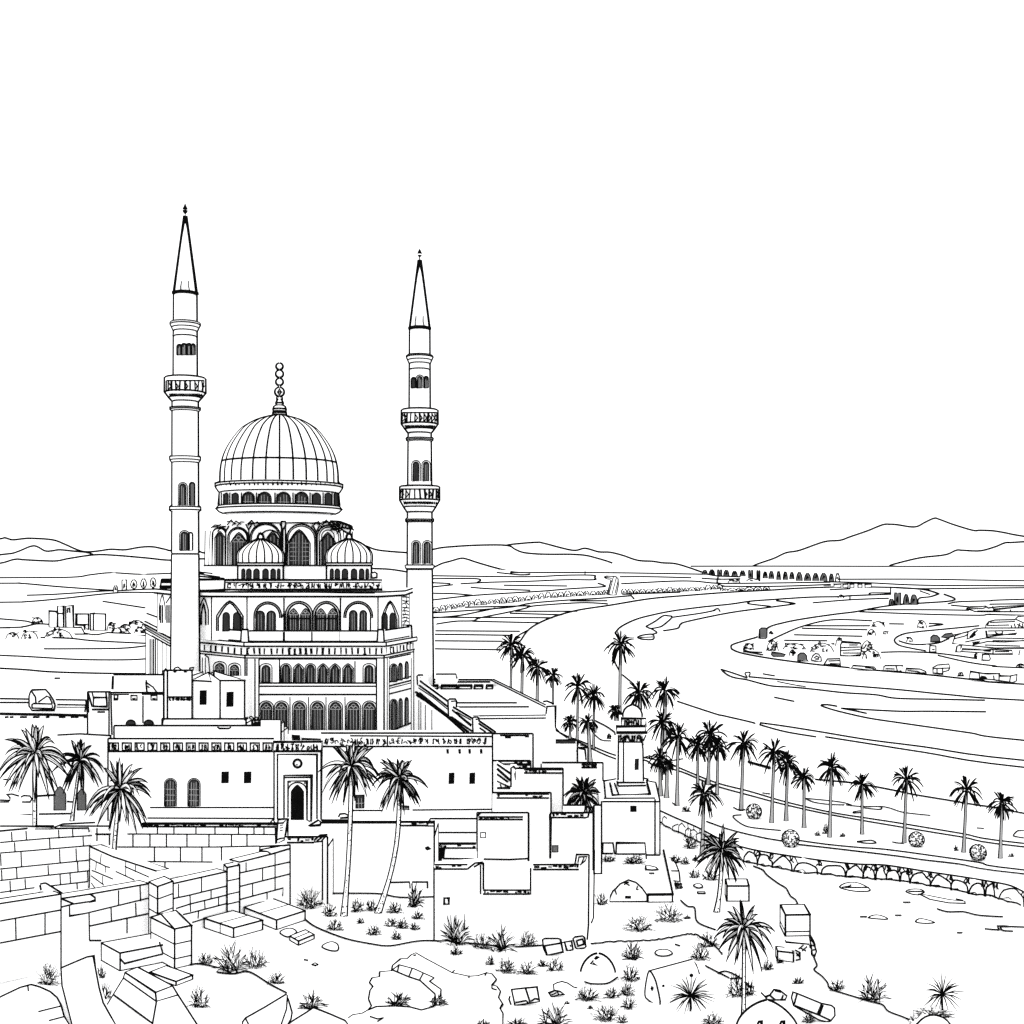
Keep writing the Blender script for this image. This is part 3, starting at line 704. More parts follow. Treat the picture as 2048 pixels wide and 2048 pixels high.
# ------------------------------------------------------------------ flat-roofed houses
def house(label, x0, x1, yt, d, depth, name='house', cat='house', group=None, zb=0.0, bands=(), wins=(), lines=(), left=None, right=None,
          back=False, bottom=False, top=True, extra=None, sides=True):
    z1 = zat(yt, d); X0, X1 = xat(x0, d), xat(x1, d)
    t = thing(name, label, cat, ((X0 + X1) / 2, d, zb), group)
    # front parapet wall with the flat roof sunk behind it
    zs = max(zb + .3, z1 - depth * (H - z1) / d * 1.15 - .08); tk = min(.28, depth * .4)
    mb = MB(); mb.plan([(X0, d), (X1, d), (X1, d + tk), (X0, d + tk)], zb, z1)
    mb.plan([(X0 + .004, d + tk), (X1 - .004, d + tk), (X1 - .004, d + depth), (X0 + .004, d + depth)], zb, zs)
    fr = DPlane(d)
    c = lambda X, Y, z: V3((X, Y, z))
    if left != 0: mb.ink([c(X0, d, zb), c(X0, d, z1)], left)
    if right != 0: mb.ink([c(X1, d, zb), c(X1, d, z1)], right)
    if top: mb.ink([c(X0, d, z1), c(X1, d, z1)])
    if bottom: mb.ink([c(X0, d, zb + .02), c(X1, d, zb + .02)])
    if sides:
        X = X1 if (X0 + X1) < 0 else X0
        mb.ink([c(X, d + tk, zs), c(X, d + depth, zs), c(X, d + depth, zb)], 2.4)
    if back: mb.ink([c(X0, d + depth, zs), c(X1, d + depth, zs)], 2.6)
    for l in lines:
        w = 2.6
        if isinstance(l[0], (int, float)): w, l = l[0], l[1]
        mb.line(fr, l, w)
    if extra: extra(mb, fr)
    mb.build('wall', t)
    for i, b in enumerate(bands):
        pm = MB(); bx = [fr.at(b[0], b[2]), fr.at(b[1], b[3])]
        pm.box(bx[0].x, bx[1].x, d - .06, d - .004, bx[1].z, bx[0].z)
        band(pm, DPlane(d - .06), b[0], b[1], b[2], b[3], seed=int(b[0] + b[2]), dens=b[4] if len(b) > 4 else .6)
        pm.build('parapet_band', t)
    for i, wv in enumerate(wins):
        window(t, fr, *wv[:4], wv[4] if len(wv) > 4 else 'flat', wv[5] if len(wv) > 5 else 'black', wv[6] if len(wv) > 6 else 0, None, i, w=2)
    return t

# --- long hall in front of the mosque, left and right of the gate
D0 = 96.0
def hall_l(mb, fr):
    mb.line(fr, [(218,1485),(548,1485)], 0) if 0 else None
    for y in (1503,): mb.line(fr, [(218,y),(548,y)], 3)
    for i in range(13):
        a = 219 + i * 25.6
        mb.line(fr, rect(a, a + 18, 1486, 1501), 2.6, True, off=.02)
        scribble(mb, fr, a + 3, a + 15, 1488, 1500, 2, 2, 40 + i, off=.02)
    mb.line(fr, [(300,1615),(548,1615)], 2.6); mb.line(fr, [(295,1636),(548,1637)], 2.6)
house('long plain hall left of the gate with two arched windows and a lettered frieze', 216, 548, 1477, D0, 2.5, 'hall', 'hall', extra=hall_l, sides=False, right=0,
      wins=[(331,351,1559,1612,'round','lattice',2.6),(378,398,1559,1612,'round','lattice',2.6),(444,456.5,1544,1565.5),(489,501.5,1544,1565.5)])
def hall_r(mb, fr):
    mb.line(fr, [(642,1493),(992,1493)], 3); mb.line(fr, [(700,1471.5),(985,1473)], 2.6)
    mb.line(fr, [(775,1472),(775,1492)], 2.4)
    scribble(mb, fr, 648, 775, 1476, 1490, 11, 2.3, 61, off=.02); scribble(mb, fr, 778, 975, 1476, 1489, 17, 2.3, 62, off=.02)
    for x in (895, 919, 939, 962): mb.line(fr, [(x, 1498), (x + .6, 1507)], 4, off=.02)
    mb.line(fr, [(705,1621),(765,1621)], 2.6); mb.line(fr, [(825,1620),(992,1618.5)], 2.6)
house('long plain hall right of the gate with a scrolled frieze and four slots under it', 642, 992, 1466, D0 + .1, 2.5, 'hall', 'hall', extra=hall_r, sides=False, left=0,
      wins=[(898.5,907.5,1546,1567),(940,949,1546,1567),(712,728,1590,1616,'flat','lattice',0),(805,818,1612,1619,'flat','lattice',0)])
gt = thing('gatehouse', 'tall rectangular gate with a black arched doorway and a round window above it', 'gatehouse', (xat(595, 95.4), 95.4, 0))
gm = MB(); gd0 = 95.4; gf = DPlane(gd0)
gm.box(xat(548,gd0), xat(642,gd0), gd0, gd0 + .55, 0, zat(1483,gd0))
gm.line(gf, [(548,1640),(548,1483),(643,1483),(642,1640)], 3); gm.line(gf, [(549,1503),(641,1503)], 2.8); gm.line(gf, [(555,1638),(555,1509),(634,1509),(634,1638)], 3)
gm.build('wall', gt)
gx = MB(); gx.box(xat(546,gd0-.12), xat(644,gd0-.12), gd0 - .12, gd0 - .003, zat(1502,gd0), zat(1484,gd0)); gx.line(DPlane(gd0-.12), rect(547,643,1484,1502), 3, True)
scribble(gx, DPlane(gd0-.12), 551, 639, 1487, 1501, 9, 2.6, 77, off=.02); gx.build('frieze', gt)
go = MB(); go.line(gf, [(595 + 8 * math.cos(k * .45), 1527 + 8 * math.sin(k * .45)) for k in range(14)], 4, True, off=.03); go.line(gf, [(593,1530),(595,1528)], 2, off=.03); go.build('round_window', gt)
gk = MB(); gk.prism([gf.at(*p) + V3((0, -.1, 0)) for p in rect(567, 622.5, 1551, 1645)], (0, .09, 0)); g2 = DPlane(gd0 - .1)
gk.line(g2, [(568,1640),(568,1551),(623,1551),(622,1643)], 3.2); gk.line(g2, [(568,1555),(622,1555)], 2.6); gk.line(g2, [(576,1640),(576,1562),(614,1562),(614,1640),(620,1643)], 3)
gk.line(g2, arch(576.5, 613, 1565, 1590, 'round', 16), 2.6); gk.pane(g2, 577, 582, 1563, 1566, 'flat', GREY, .01); gk.pane(g2, 608, 613, 1563, 1568, 'flat', GREY, .01)
gk.build('door_frame', gt)
gq = MB(); gq.pane(DPlane(gd0 - .11), 581.5, 608, 1569, 1640, 'pointed', INK, .03, 14); gq.build('door', gt)

# --- small buildings on the terrace behind the hall
def r1(mb, fr):
    for x, w in ((232,6),(268,10),(308,10)): mb.line(fr, rect(x - w * .6, x + w * .6, 1391 + (w < 8) * -1, 1400), 2.4, True); mb.line(fr, [(x - 3, 1396), (x, 1398), (x + 3, 1396)], 2.4)
    mb.line(fr, [(286,1392),(286,1446)], 2.6); mb.line(fr, [(222,1389),(258,1389)], 2.2); mb.line(fr, [(284,1388),(333,1388)], 3.2)
    for x in (262, 298):
        mb.pane(fr, x - 9, x + 9, 1440, 1450, 'round', DARK, .1, 8); mb.line(fr, arch(x - 9, x + 9, 1440, 1450, 'round', 8), 2.4, True, off=.1)
house('low house left of the terrace tower with small hanging ornaments under its roof', 218, 334, 1385, 101, 3, lines=[(2.8, [(222,1386),(224,1470)])], extra=r1)
def r2(mb, fr):
    mb.line(fr, [(292,1364),(294,1385)], 3); mb.line(fr, [(292,1360),(294,1366),(306,1374),(314,1385)], 2.6); mb.line(fr, [(295,1372),(299,1376)], 2.4); mb.line(fr, [(226,1352),(225,1379)], 4)
house('plain block behind the ornamented low house, carrying a little pointed roof stub', 227, 331, 1349, 103.5, 3, extra=r2, left=0)
def ts(mb, fr):
    mb.line(fr, [(335,1394),(384,1394)], 3); scribble(mb, fr, 338, 382, 1395, 1402, 8, 2.6, 5)
    for x in (350, 371): mb.line(fr, [(x, 1341), (x, 1345)], 5)
    mb.line(fr, [(346,1341),(350,1336),(356,1334),(361,1338),(364,1340)], 2.4); mb.line(fr, [(379,1336),(388,1335),(386,1340),(381,1340),(379,1336)], 2.6)
    mb.line(fr, [(330,1337),(335,1341)], 3.4); mb.line(fr, [(328,1340),(328,1440)], 2.6)
house('square terrace tower at the foot of the left minaret with a scribbled string band', 327, 384, 1340.5, 100, 3.5, 'tower', 'tower', lines=[(3, [(335,1341),(335,1440)])], extra=ts)
th = thing('house', 'small corner house with two pointed gables and two black slit windows', 'house', (xat(440, 98.6), 98.6, 0))
pv = [(xat(384,100.2),100.2),(xat(440,98.6),98.6),(xat(489,100),100),(xat(489,100),103),(xat(384,100.2),103)]
hm = MB(); hm.plan(pv, 0, zat(1361, 99)); hl, hr = VPlane((384,100.2),(440,98.6)), VPlane((440,98.6),(489,100))
for px, d in ((384,100.2),(440,98.6),(489,100)): hm.ink([V3((xat(px,d), d, 0)), V3((xat(px,d), d, zat(1361,99)))], 3)
hm.line(hl, [(384,1441),(440,1442)], 2.8); hm.line(hr, [(440,1442),(489,1440)], 2.8)
hm.build('wall', th)
hg = MB()
T = lambda x, y, d: P(x, y, d)
a, b, cc, e = T(384,1361,100.2), T(417,1345,100.4), T(423,1363,99.1), T(440,1361,98.6)
hg.face([a, cc, b]); hg.face([cc, e, T(428,1354,99.6), b]); hg.ink([a, b, cc, a], 3); hg.ink([b, T(428,1352,99.6), e], 2.4)
f, h2 = T(428,1342,100.2), T(489,1361,100)
hg.face([T(428,1354,99.6), e, h2, f]); hg.ink([T(428,1352,99.6), f, T(452,1350,100.1), h2, e], 3); hg.face([f, h2, T(489,1361,103), T(430,1345,103)]); hg.face([a, b, f, T(430,1345,103), T(384,1361,103)])
hg.build('gabled_roof', th)
window(th, hl, 401, 412.5, 1381.5, 1408.5, 'flat', 'black', 0, off=.03); window(th, hr, 454, 465.5, 1384.5, 1412.5, 'flat', 'black', 0, off=.03)
house('low plinth terrace under the small corner house', 324, 492, 1437.5, 98.2, 2, 'terrace', 'terrace', lines=[(2.6,[(330,1437),(326,1441),(325,1450)])])
def bv(mb, fr):
    mb.line(fr, [(228,1451),(522,1451)], 3.2); mb.line(fr, [(435,1454),(439,1457),(458,1457),(462,1454)], 2.8)
    scribble(mb, fr, 490, 520, 1433, 1442, 3, 2.8, 8); mb.line(fr, [(505,1440),(562,1441)], 3.4); mb.line(fr, [(505,1440),(505,1448),(521,1448)], 2.6); mb.line(fr, [(508,1445),(520,1445)], 3)
house('broad flat block along the hall roof, stepping up at its right end', 228, 562, 1451.5, 97.4, 3, 'terrace', 'terrace', extra=bv, top=False)
house('raised right end of the broad flat block below the great arcade', 522, 562, 1441, 97.3, 1.2, 'terrace', 'terrace', left=0, top=False)
ck = MB(); ck.box(xat(583,96.3), xat(601,96.3), 96.3, 97, zat(1490,96.3), zat(1471,96.3)); ck.line(DPlane(96.3), rect(585,599,1472,1479), 3, True); scribble(ck, DPlane(96.3), 586, 598, 1473, 1478, 2, 2.4, 3)
ck.line(DPlane(96.3), [(604,1483),(604,1478),(645,1479)], 2.6)
tag(ck.build('roof_block', loc=(xat(592,96.3), 96.3, zat(1490,96.3))), 'tiny lettered block on the roof just above the gate', 'roof block')

# --- houses on the far left
def hp(mb, fr):
    mb.line(fr, [(0,1427.5),(183,1431)], 4.5)
    for x in (10, 20, 40, 47, 66, 72, 92, 118, 124, 142, 150, 168): mb.line(fr, [(x, 1434.5), (x + 7, 1434)], 3.2)
    mb.line(fr, [(0,1397),(57,1398)], 3); mb.line(fr, [(0,1405),(57,1405)], 2.8); mb.line(fr, [(110,1399),(172,1400),(170,1424)], 2.8); mb.line(fr, [(112,1409),(171,1410)], 2.6); mb.line(fr, [(112,1414.5),(170,1414.5)], 1.6); mb.line(fr, [(172,1400),(175,1425),(184,1426),(184,1432)], 3)
house('wide flat-roofed house at the far left edge with a plain parapet', -40, 184, 1397.5, 105, 5, extra=hp, left=0, right=0, top=False, sides=False)
vt = MB(); dv = 104.4; vf = DPlane(dv)
vo = [(58,1412),(58,1392),(61,1383),(64,1380),(91,1379),(99,1388),(107,1401),(110,1411),(108,1420),(64,1421)]
vt.prism([vf.at(*p) for p in vo], (0, 1.8, 0)); vt.line(vf, vo, 3, True); vt.line(vf, [(63,1382),(71,1394),(72,1406)], 2.8); vt.line(vf, [(77,1404),(94,1392),(99,1395),(105,1407)], 2.6)
vt.line(vf, [(64,1416),(64,1409),(67,1407),(104,1408),(105,1416)], 2.8); vt.line(vf, [(64,1416),(105,1417)], 2.6)
tag(vt.build('roof_hatch', loc=(xat(84,dv), dv, zat(1421,dv))), 'rounded roof hatch on the wide house at the far left', 'roof hatch')
def bx(mb, fr):
    mb.line(fr, rect(187, 214, 1395, 1413), 3, True); mb.line(fr, [(176,1384),(184,1412),(214,1414)], 3); mb.line(fr, [(184,1384),(187,1395)], 2.4); mb.line(fr, [(212,1384),(214,1410)], 3)
    mb.line(fr, [(184,1419),(221,1419)], 3.4); mb.line(fr, [(195,1424),(210,1424)], 3); mb.line(fr, [(176,1384),(177,1425)], 3)
house('small box-shaped roof room with a sunken front panel, left of the low house', 175, 221, 1383.5, 102.5, 3, 'roof_room', 'roof room', extra=bx)
def hq(mb, fr):
    mb.line(fr, [(115,1470),(160,1467.5),(222,1471)], 2.8)
    mb.line(fr, [(0,1600),(20,1601),(20,1595),(14,1589),(24,1588),(38,1592)], 2.6); mb.line(fr, [(0,1604),(18,1604)], 2.4); mb.line(fr, [(42,1594),(48,1591),(60,1592),(64,1598),(60,1604),(44,1604)], 2.6)
    mb.line(fr, [(74,1592),(108,1590)], 3.4); mb.line(fr, [(78,1628),(142,1627)], 2.8); mb.line(fr, [(24,1632),(62,1629),(67,1633)], 2.6); mb.line(fr, [(12,1644),(66,1641)], 2.8)
    mb.line(fr, [(154,1633),(154,1637),(172,1637),(177,1630)], 2.6); mb.line(fr, [(218,1505),(217,1540)], 2.6); mb.line(fr, [(22,1559),(7,1559)], 2.6); mb.line(fr, [(134,1603),(147,1604)], 3)
house('low house behind the left palms with two grey arched doorways', -40, 221, 1470, 98.3, 3, extra=hq, left=0, top=False, sides=False,
      wins=[(108,131.5,1573,1620,'pointed','grey',0),(155,172,1578,1620,'pointed','grey',0)])

# --- right wing with its sloping roof and balustraded stair
rw = thing('wing', 'flat-roofed wing right of the mosque with a deep parapet round its roof', 'wing', (xat(1020, 99.6), 99.6, 0))
wm = MB(); zr = zat(1433, 99.6); db = (H - zr) * F / (1366 - HY)
WP = [(xat(940,99.6),99.6),(xat(1105,99.6),99.6),(xat(987,db),db),(xat(846,db),db)]
wm.plan(WP, 0, zr); wf = DPlane(99.6)
wm.line(wf, [(945,1431.5),(1098,1430)], 2.2); wm.line(wf, [(945,1437.5),(1104,1436)], 2.4); wm.line(wf, [(1105,1428),(1105,1530)], 2.8)
GR = GPlane(zr + .02)
wm.line(GR, [(915,1407),(1034,1407)], 2.8); wm.line(GR, [(912,1415.5),(1058,1415)], 2.8)
for i, (a, b) in enumerate(((862,875),(883,913),(917,943),(949,965),(973,985))):
    wm.line(GR, rect(a, b, 1371, 1379), 2.6, True); wm.line(GR, [(a + 2, 1374), (b - 2, 1374)], 3.4)
wm.build('wall', wm and rw)
pm = MB(); zp = zat(1358.5, db)
pm.box(WP[3][0], WP[2][0], db - .3, db, zr, zp); pm.line(DPlane(db - .3), [(846,1359),(986,1359)], 3); pm.line(DPlane(db - .3), [(846,1364),(984,1363.5)], 3)
A, B = V3((WP[2][0], WP[2][1] - .3, 0)), V3((WP[1][0], WP[1][1], 0)); zq = zat(1417, 99.6)
pm.prism([A + V3((0,0,zr)), B + V3((0,0,zr)), B + V3((0,0,zq)), A + V3((0,0,zp))], (-.35, 0, 0))
for dx, a, w in ((0, 0, 3.6), (-.35, 0, 2.6)): pm.ink([A + V3((dx, 0, zp)), B + V3((dx, 0, zq))], w)
sp = VPlane((985, db - .3), (1105, 99.6))
pm.line(VPlane((983, db - .6), (1100, 99.6)), [(986,1372),(1030,1393),(1060,1413),(1090,1428)], 3.4); pm.line(VPlane((983, db - .6), (1100, 99.6)), [(990,1376),(1040,1408),(1062,1420),(1084,1428)], 2.6); pm.line(VPlane((983, db - .6), (1100, 99.6)), [(1000,1380),(1030,1388),(1060,1406),(1092,1424)], 2.2)
pm.build('parapet', rw)
pp2 = MB(); pp2.box(xat(1092,99.3), xat(1111,99.3), 99.3, 100.1, 0, zat(1412,99.3)); pp2.line(DPlane(99.3), [(1092,1428),(1094,1413),(1111,1412),(1111,1455),(1120,1466),(1135,1476)], 2.8); pp2.line(DPlane(99.3), [(1086,1403),(1094,1402),(1108,1408)], 3.2); pp2.build('corner_post', rw)
bk = MB(); bk.box(xat(871,122), xat(914,122), 122, 125, zat(1366,122), zat(1348,122)); bk.line(DPlane(122), [(872,1348),(912,1348),(914,1357)], 2.8)
tag(bk.build('roof_block', loc=(xat(890,122), 122, zat(1366,122))), 'low oblong block on the wing roof beside the right minaret', 'roof block')
st = thing('stair', 'long sloping balustraded stair running down from the mosque to the hall roof', 'stair', (xat(915, 100), 100, 0))
sf = VPlane((833, 105), (992, 96.6))
sm_ = MB(); so_ = [(833,1383),(833,1352),(846,1352),(850,1368),(896,1408),(945,1436),(993,1462),(993,1500),(833,1500)]
sm_.prism([sf.at(*p) for p in so_], (.25, .6, 0))
for l, w in (([(841,1362),(897,1403)],3.6),([(838,1370),(870,1393),(897,1414)],3.4),([(838,1376),(868,1396),(895,1418)],2),([(832,1384),(850,1396),(900,1434),(938,1465)],4.5),([(833,1390),(852,1402),(895,1434),(930,1465)],3.4),([(840,1385),(905,1438)],2.2),
             ([(907,1414),(944,1436)],3.6),([(905,1420),(943,1450)],3.6),([(914,1424),(942,1440)],2.2),([(904,1434),(944,1462)],3.4),([(918,1432),(942,1452)],2.4),([(958,1441),(992,1464)],3.6),([(958,1447),(985,1465)],3.4),([(960,1456),(972,1464)],3)): sm_.line(sf, l, w, off=.02)
for x, y in ((838,1400),(842,1404),(851,1410),(864,1420)): sm_.line(sf, [(x, y), (x, 1466)], 2)
sm_.build('balustrade', st)
for x0, x1, yt, yb in ((834,847,1350,1370),(896,913,1398,1432),(945,958,1434,1466)):
    q = MB(); p0 = sf.at(x0, yb); p1 = sf.at(x1, yt); dd = p0.y - .35
    q.box(xat(x0, dd), xat(x1, dd), dd, dd + .8, zat(yb, dd), zat(yt, dd)); sd = DPlane(dd); q.line(sd, [(x0 + 1, yb), (x0, yt + 2), (x0 + 3, yt), (x1 - 2, yt), (x1, yt + 4), (x1, yb - 8)], 3); q.line(sd, [(x0 + 6, yt + 5), (x1 - 2, yt + 4)], 2.2)
    q.build('post', st)

# --- stepped houses below the wing, right of the hall
house('plain upper block between the hall corner and the wing', 985, 1066, 1467, 94.5, 2.4, 'house', lines=[(2.8,[(1000,1471),(1058,1471)]),(4.5,[(1010,1474),(1022,1474)]),(4.5,[(1050,1472),(1058,1472)])])
house('block with a speckled cornice tucked under the plain upper block', 985, 1061, 1521, 93, 1.2, 'house', bands=[(993,1061,1522,1528,.3),(1036,1060,1530,1537)])
s2 = thing('stair', 'short steep balustraded stair between the stepped houses right of the hall', 'stair', (xat(1030, 91), 91, 0))
q = MB(); s2f = DPlane(91.2); q.prism([s2f.at(*p) for p in [(993,1526),(1024,1545),(1030,1556),(1070,1586),(1070,1640),(993,1640)]], (0, 1.0, 0))
for l, w in (([(994,1528),(1021,1547)],3.6),([(994,1537),(1021,1561)],4),([(994,1548),(1016,1564)],3.4),([(994,1562),(1010,1570),(1021,1574)],2.4),([(994,1576),(1021,1576)],3.6),([(1032,1556),(1070,1586)],3.6),([(1032,1562),(1044,1572)],3),([(1030,1574),(1046,1574)],4),([(1000,1568),(1003,1575)],2),([(1010,1568),(1012,1575)],2)): q.line(s2f, l, w, off=.02)
q.build('balustrade', s2)
q = MB(); q.box(xat(1021,90.8), xat(1033,90.8), 90.8, 91.8, 0, zat(1533,90.8)); q.line(DPlane(90.8), [(1022,1574),(1022,1536),(1027,1533),(1034,1540),(1030,1548),(1032,1560)], 3); q.build('post', s2)
house('stepped house with a dark broken cornice, right of the short stair', 1032, 1126, 1536.5, 89.8, 2.2, 'house', bands=[(1048,1124,1539,1546)], left=0)
house('tall stepped house with a speckled cornice, below the short stair', 985, 1102, 1585, 86.5, 3, 'house', bands=[(993,1098,1588,1596)], left=0, lines=[(2.6,[(1058,1709),(1100,1709)])])
house('square house with a tiny square window and a rounded speckled cornice', 954, 1057, 1625, 83, 3.4, 'house', bands=[(957,1046,1634,1639)], lines=[(3,[(954,1632),(961,1626)]),(3,[(955,1718),(1020,1719),(1056,1717)])],
      wins=[(961,971,1665,1675,'flat','open')], right=3.6)
house('narrow low house in the gap left of the square house', 862, 956, 1637, 85, 2, 'house', lines=[(2.8,[(868,1665),(953,1665)])], left=0, right=0)
def hg2(mb, fr):
    mb.line(fr, [(886,1717),(955,1718)], 3); mb.line(fr, [(889,1696),(887,1717)], 3)
    for k in range(6): mb.line(fr, [(874 + k * 3, 1692), (866 + k * 3.2, 1722)], 2.6)
house('sunken terrace with a dark speckled coping left of the square house', 872, 952.5, 1686, 81, 2, 'terrace', 'terrace', extra=hg2, bands=[(875,952,1688,1696)], left=0, right=0)
def hh(mb, fr):
    mb.line(fr, [(642,1640),(700,1640)], 3); mb.line(fr, [(617,1652),(637,1640),(642,1645),(640,1650),(620,1652)], 3.4); mb.line(fr, [(677,1634),(680,1628),(690,1627),(697,1631),(695,1635),(680,1636)], 3)
    mb.line(fr, [(644,1644),(868,1644)], 5); mb.line(fr, [(868,1652),(853,1652),(861,1637),(868,1637)], 2.8); mb.line(fr, [(851,1696),(856,1694),(860,1697),(854,1699),(851,1696)], 3)
    mb.line(fr, [(660,1788),(866,1797)], 0) if 0 else None
    mb.line(fr, [(775,1765),(819,1764),(821,1784)], 3); mb.line(fr, [(825,1764),(855,1764),(855,1792)], 3); mb.line(fr, [(858,1787),(868,1784)], 3); mb.line(fr, [(858,1794),(867,1793)], 2.6)
house('wide plain courtyard wall house behind the two crossing palms', 640, 868.5, 1641, 76, 4, 'house', extra=hh, bands=[(800,852,1643,1651)], left=0, top=False)
house('corner house with a folded dark coping just right of the ruined wall', 570, 655, 1673, 72.5, 2.2, 'house', bands=[(574,628,1675,1685,.8)], lines=[(3,[(627,1682),(640,1670),(655,1669)]),(3,[(634,1682),(648,1671)]),(2.6,[(628,1684),(642,1683),(652,1672)]),(2.6,[(645,1680),(645,1800)])], left=0)
# front house with the notched roof line
nf = thing('house', 'big foreground house with a notched dark roof line and one tiny window', 'house', (xat(1020, 65.6), 65.6, 0))
q = MB(); d5 = 65.6; f5 = DPlane(d5)
no = [(868,1880),(868,1732),(940,1727),(966,1724),(966,1779),(1061,1779),(1061,1732),(1068,1727),(1150,1726),(1154,1709),(1178,1709),(1177,1860),(1174,1884)]
q.prism([f5.at(*p) for p in no[::-1]], (0, 1.0, 0)); q.box(xat(869,d5)+.3, xat(1176,d5)-.1, d5 + 1.0, d5 + 3, 0, 1.0)
q.line(f5, [(868,1734),(868,1881),(900,1879),(920,1879)], 2.8); q.line(f5, [(961,1788),(961,1730)], 3); q.line(f5, [(967,1725),(967,1778)], 3.2); q.line(f5, [(1061,1736),(1061,1789)], 3); q.line(f5, [(1178,1709),(1177,1850),(1174,1884)], 3); q.line(f5, [(1150,1728),(1153,1709),(1178,1709)], 3)
q.line(DPlane(d5 + 3), [(1189,1700),(1187,1835),(1181,1850),(1174,1880)], 2.6)
q.line(f5, [(1156,1725),(1158,1714),(1174,1713),(1170,1722),(1160,1730)], 2.6); q.line(f5, [(1163,1727),(1168,1715)], 2.6); q.line(f5, [(948,1734),(960,1727),(966,1728)], 3); q.line(f5, [(935,1738),(950,1726),(966,1724)], 3)
q.build('wall', nf)
for x0, x1, y0, y1 in ((869,935,1729,1738),(966,1060,1780,1788),(1066,1158,1729,1739)):
    pm = MB(); pm.box(xat(x0,d5-.06), xat(x1,d5-.06), d5 - .06, d5 - .004, zat(y1,d5), zat(y0,d5)); band(pm, DPlane(d5 - .06), x0, x1, y0, y1, int(x0), dens=.8); pm.build('parapet_band', nf)
window(nf, f5, 888.5, 897.5, 1796, 1808, 'flat', 'open', 0, off=.03, w=4)
house('narrow house with a folded dark coping and a bucket-shaped vent, behind the big notched house', 1101, 1188, 1625, 80.5, 2.5, 'house', bands=[(1103,1168,1626,1635,.7)], wins=[(1105,1116,1691,1704,'flat','grey')],
      lines=[(3,[(1169,1626),(1171,1613),(1188,1616)]),(3,[(1180,1616),(1176,1634),(1168,1636)]),(2.6,[(1103,1625),(1101,1729)])])
house('thin pilaster house edge between the folded coping and the tower house', 1188, 1203, 1610, 79.5, 1, 'buttress', 'buttress', bottom=True)
house('flat block with a dark slot high on its wall, left of the palm bush', 1084, 1206, 1525, 95, 3, 'house', bands=[(1163,1194,1529,1535,1)], left=0, right=2.8)
house('long roof wall behind the low palm bush', 1126, 1172, 1610, 86.3, 1, 'wall', 'wall', left=0, right=0)
house('small block with a thick grey coping beside the wing', 1105, 1155, 1480, 100, 3, 'house', extra=lambda mb, fr: mb.pane(fr, 1107, 1151, 1480, 1487, 'flat', DARK, .05))
house('little stepped block with a flight of marks on top, right of the grey coping', 1155, 1176, 1495, 99, 2, 'house', extra=lambda mb, fr: [mb.line(fr, l, 2.4) for l in ([(1158,1497),(1170,1499),(1172,1520)], [(1160,1490),(1172,1492)])])
# tower house
tw = thing('house', 'cube house right of the village with one black square window, carrying the little domed tower', 'house', (xat(1262, 84.5), 84.5, 0))
q = MB(); d6 = 84.5; z6 = zat(1603, d6); q.box(xat(1203,d6), xat(1310,d6), d6, d6 + 8, 0, z6); f6 = DPlane(d6)
q.line(f6, [(1203,1602),(1203,1712)], 2.8); q.line(f6, [(1310,1598),(1310,1712)], 2.8); q.line(f6, [(1207,1596.5),(1310,1596)], 2.8); q.line(f6, [(1205,1603),(1320,1603)], 3); q.line(f6, [(1210,1706),(1288,1706)], 3); q.line(f6, [(1292,1710),(1320,1710)], 3)
for X, y in ((xat(1310,d6), 0),):
    pass
q.plan([(xat(1310,d6)+.01,d6),(xat(1321,d6),d6+.4),(xat(1312,d6+7),d6+7),(xat(1310,d6)+.01,d6+7)], 0, z6); q.ink([V3((xat(1321,d6),d6+.4,0)), V3((xat(1321,d6),d6+.4,z6)), V3((xat(1312,d6+7),d6+7,z6))], 3.2)
R6 = GPlane(z6 + .02); q.line(R6, [(1220,1568),(1225,1592),(1300,1590),(1294,1566)], 3.4); q.line(R6, [(1229,1568),(1237,1589)], 2.8); q.line(R6, [(1208,1563),(1211,1596)], 3); q.line(R6, [(1206,1563),(1222,1561),(1236,1558)], 2.6); q.line(R6, [(1292,1562),(1305,1565),(1312,1566)], 2.4)
q.build('wall', tw); window(tw, f6, 1261.5, 1272, 1612.5, 1622.5, 'flat', 'black', 0)
tz = thing('tower', 'little square tower with a small dome and slit window on the cube house roof', 'tower', (xat(1266, 89), 89, z6))
q = MB(); d7 = 89; f7 = DPlane(d7); q.box(xat(1237,d7), xat(1287,d7), d7, d7 + 2, z6, zat(1464,d7))
q.line(f7, [(1237,1470),(1236,1560)], 2.8); q.line(f7, [(1247,1484),(1247,1563)], 2.4); q.line(f7, [(1284,1480),(1286,1500),(1287,1562)], 2.8); q.line(f7, [(1238,1484),(1284,1484)], 2.6); q.line(f7, [(1236,1565),(1290,1565)], 3); q.line(f7, [(1236,1572),(1292,1571)], 3); q.line(f7, [(1234,1562),(1236,1572)], 3); q.line(f7, [(1287,1556),(1296,1558),(1292,1566)], 2.6)
q.build('shaft', tz); window(tz, f7, 1271, 1276, 1518, 1539, 'flat', 'dark', 0)
q = MB(); q.box(xat(1232,d7-.4), xat(1292,d7-.4), d7 - .4, d7 + 2.4, zat(1466,d7-.4), zat(1452,d7-.4)); q.line(DPlane(d7-.4), rect(1233,1291,1453,1465), 3.2, True); q.line(DPlane(d7-.4), [(1233,1465),(1295,1465)], 5)
scribble(q, DPlane(d7-.02), 1240, 1287, 1470, 1483, 7, 2.8, 9); q.line(DPlane(d7-.02), [(1287,1482),(1292,1470)], 2.6); q.build('collar', tz)
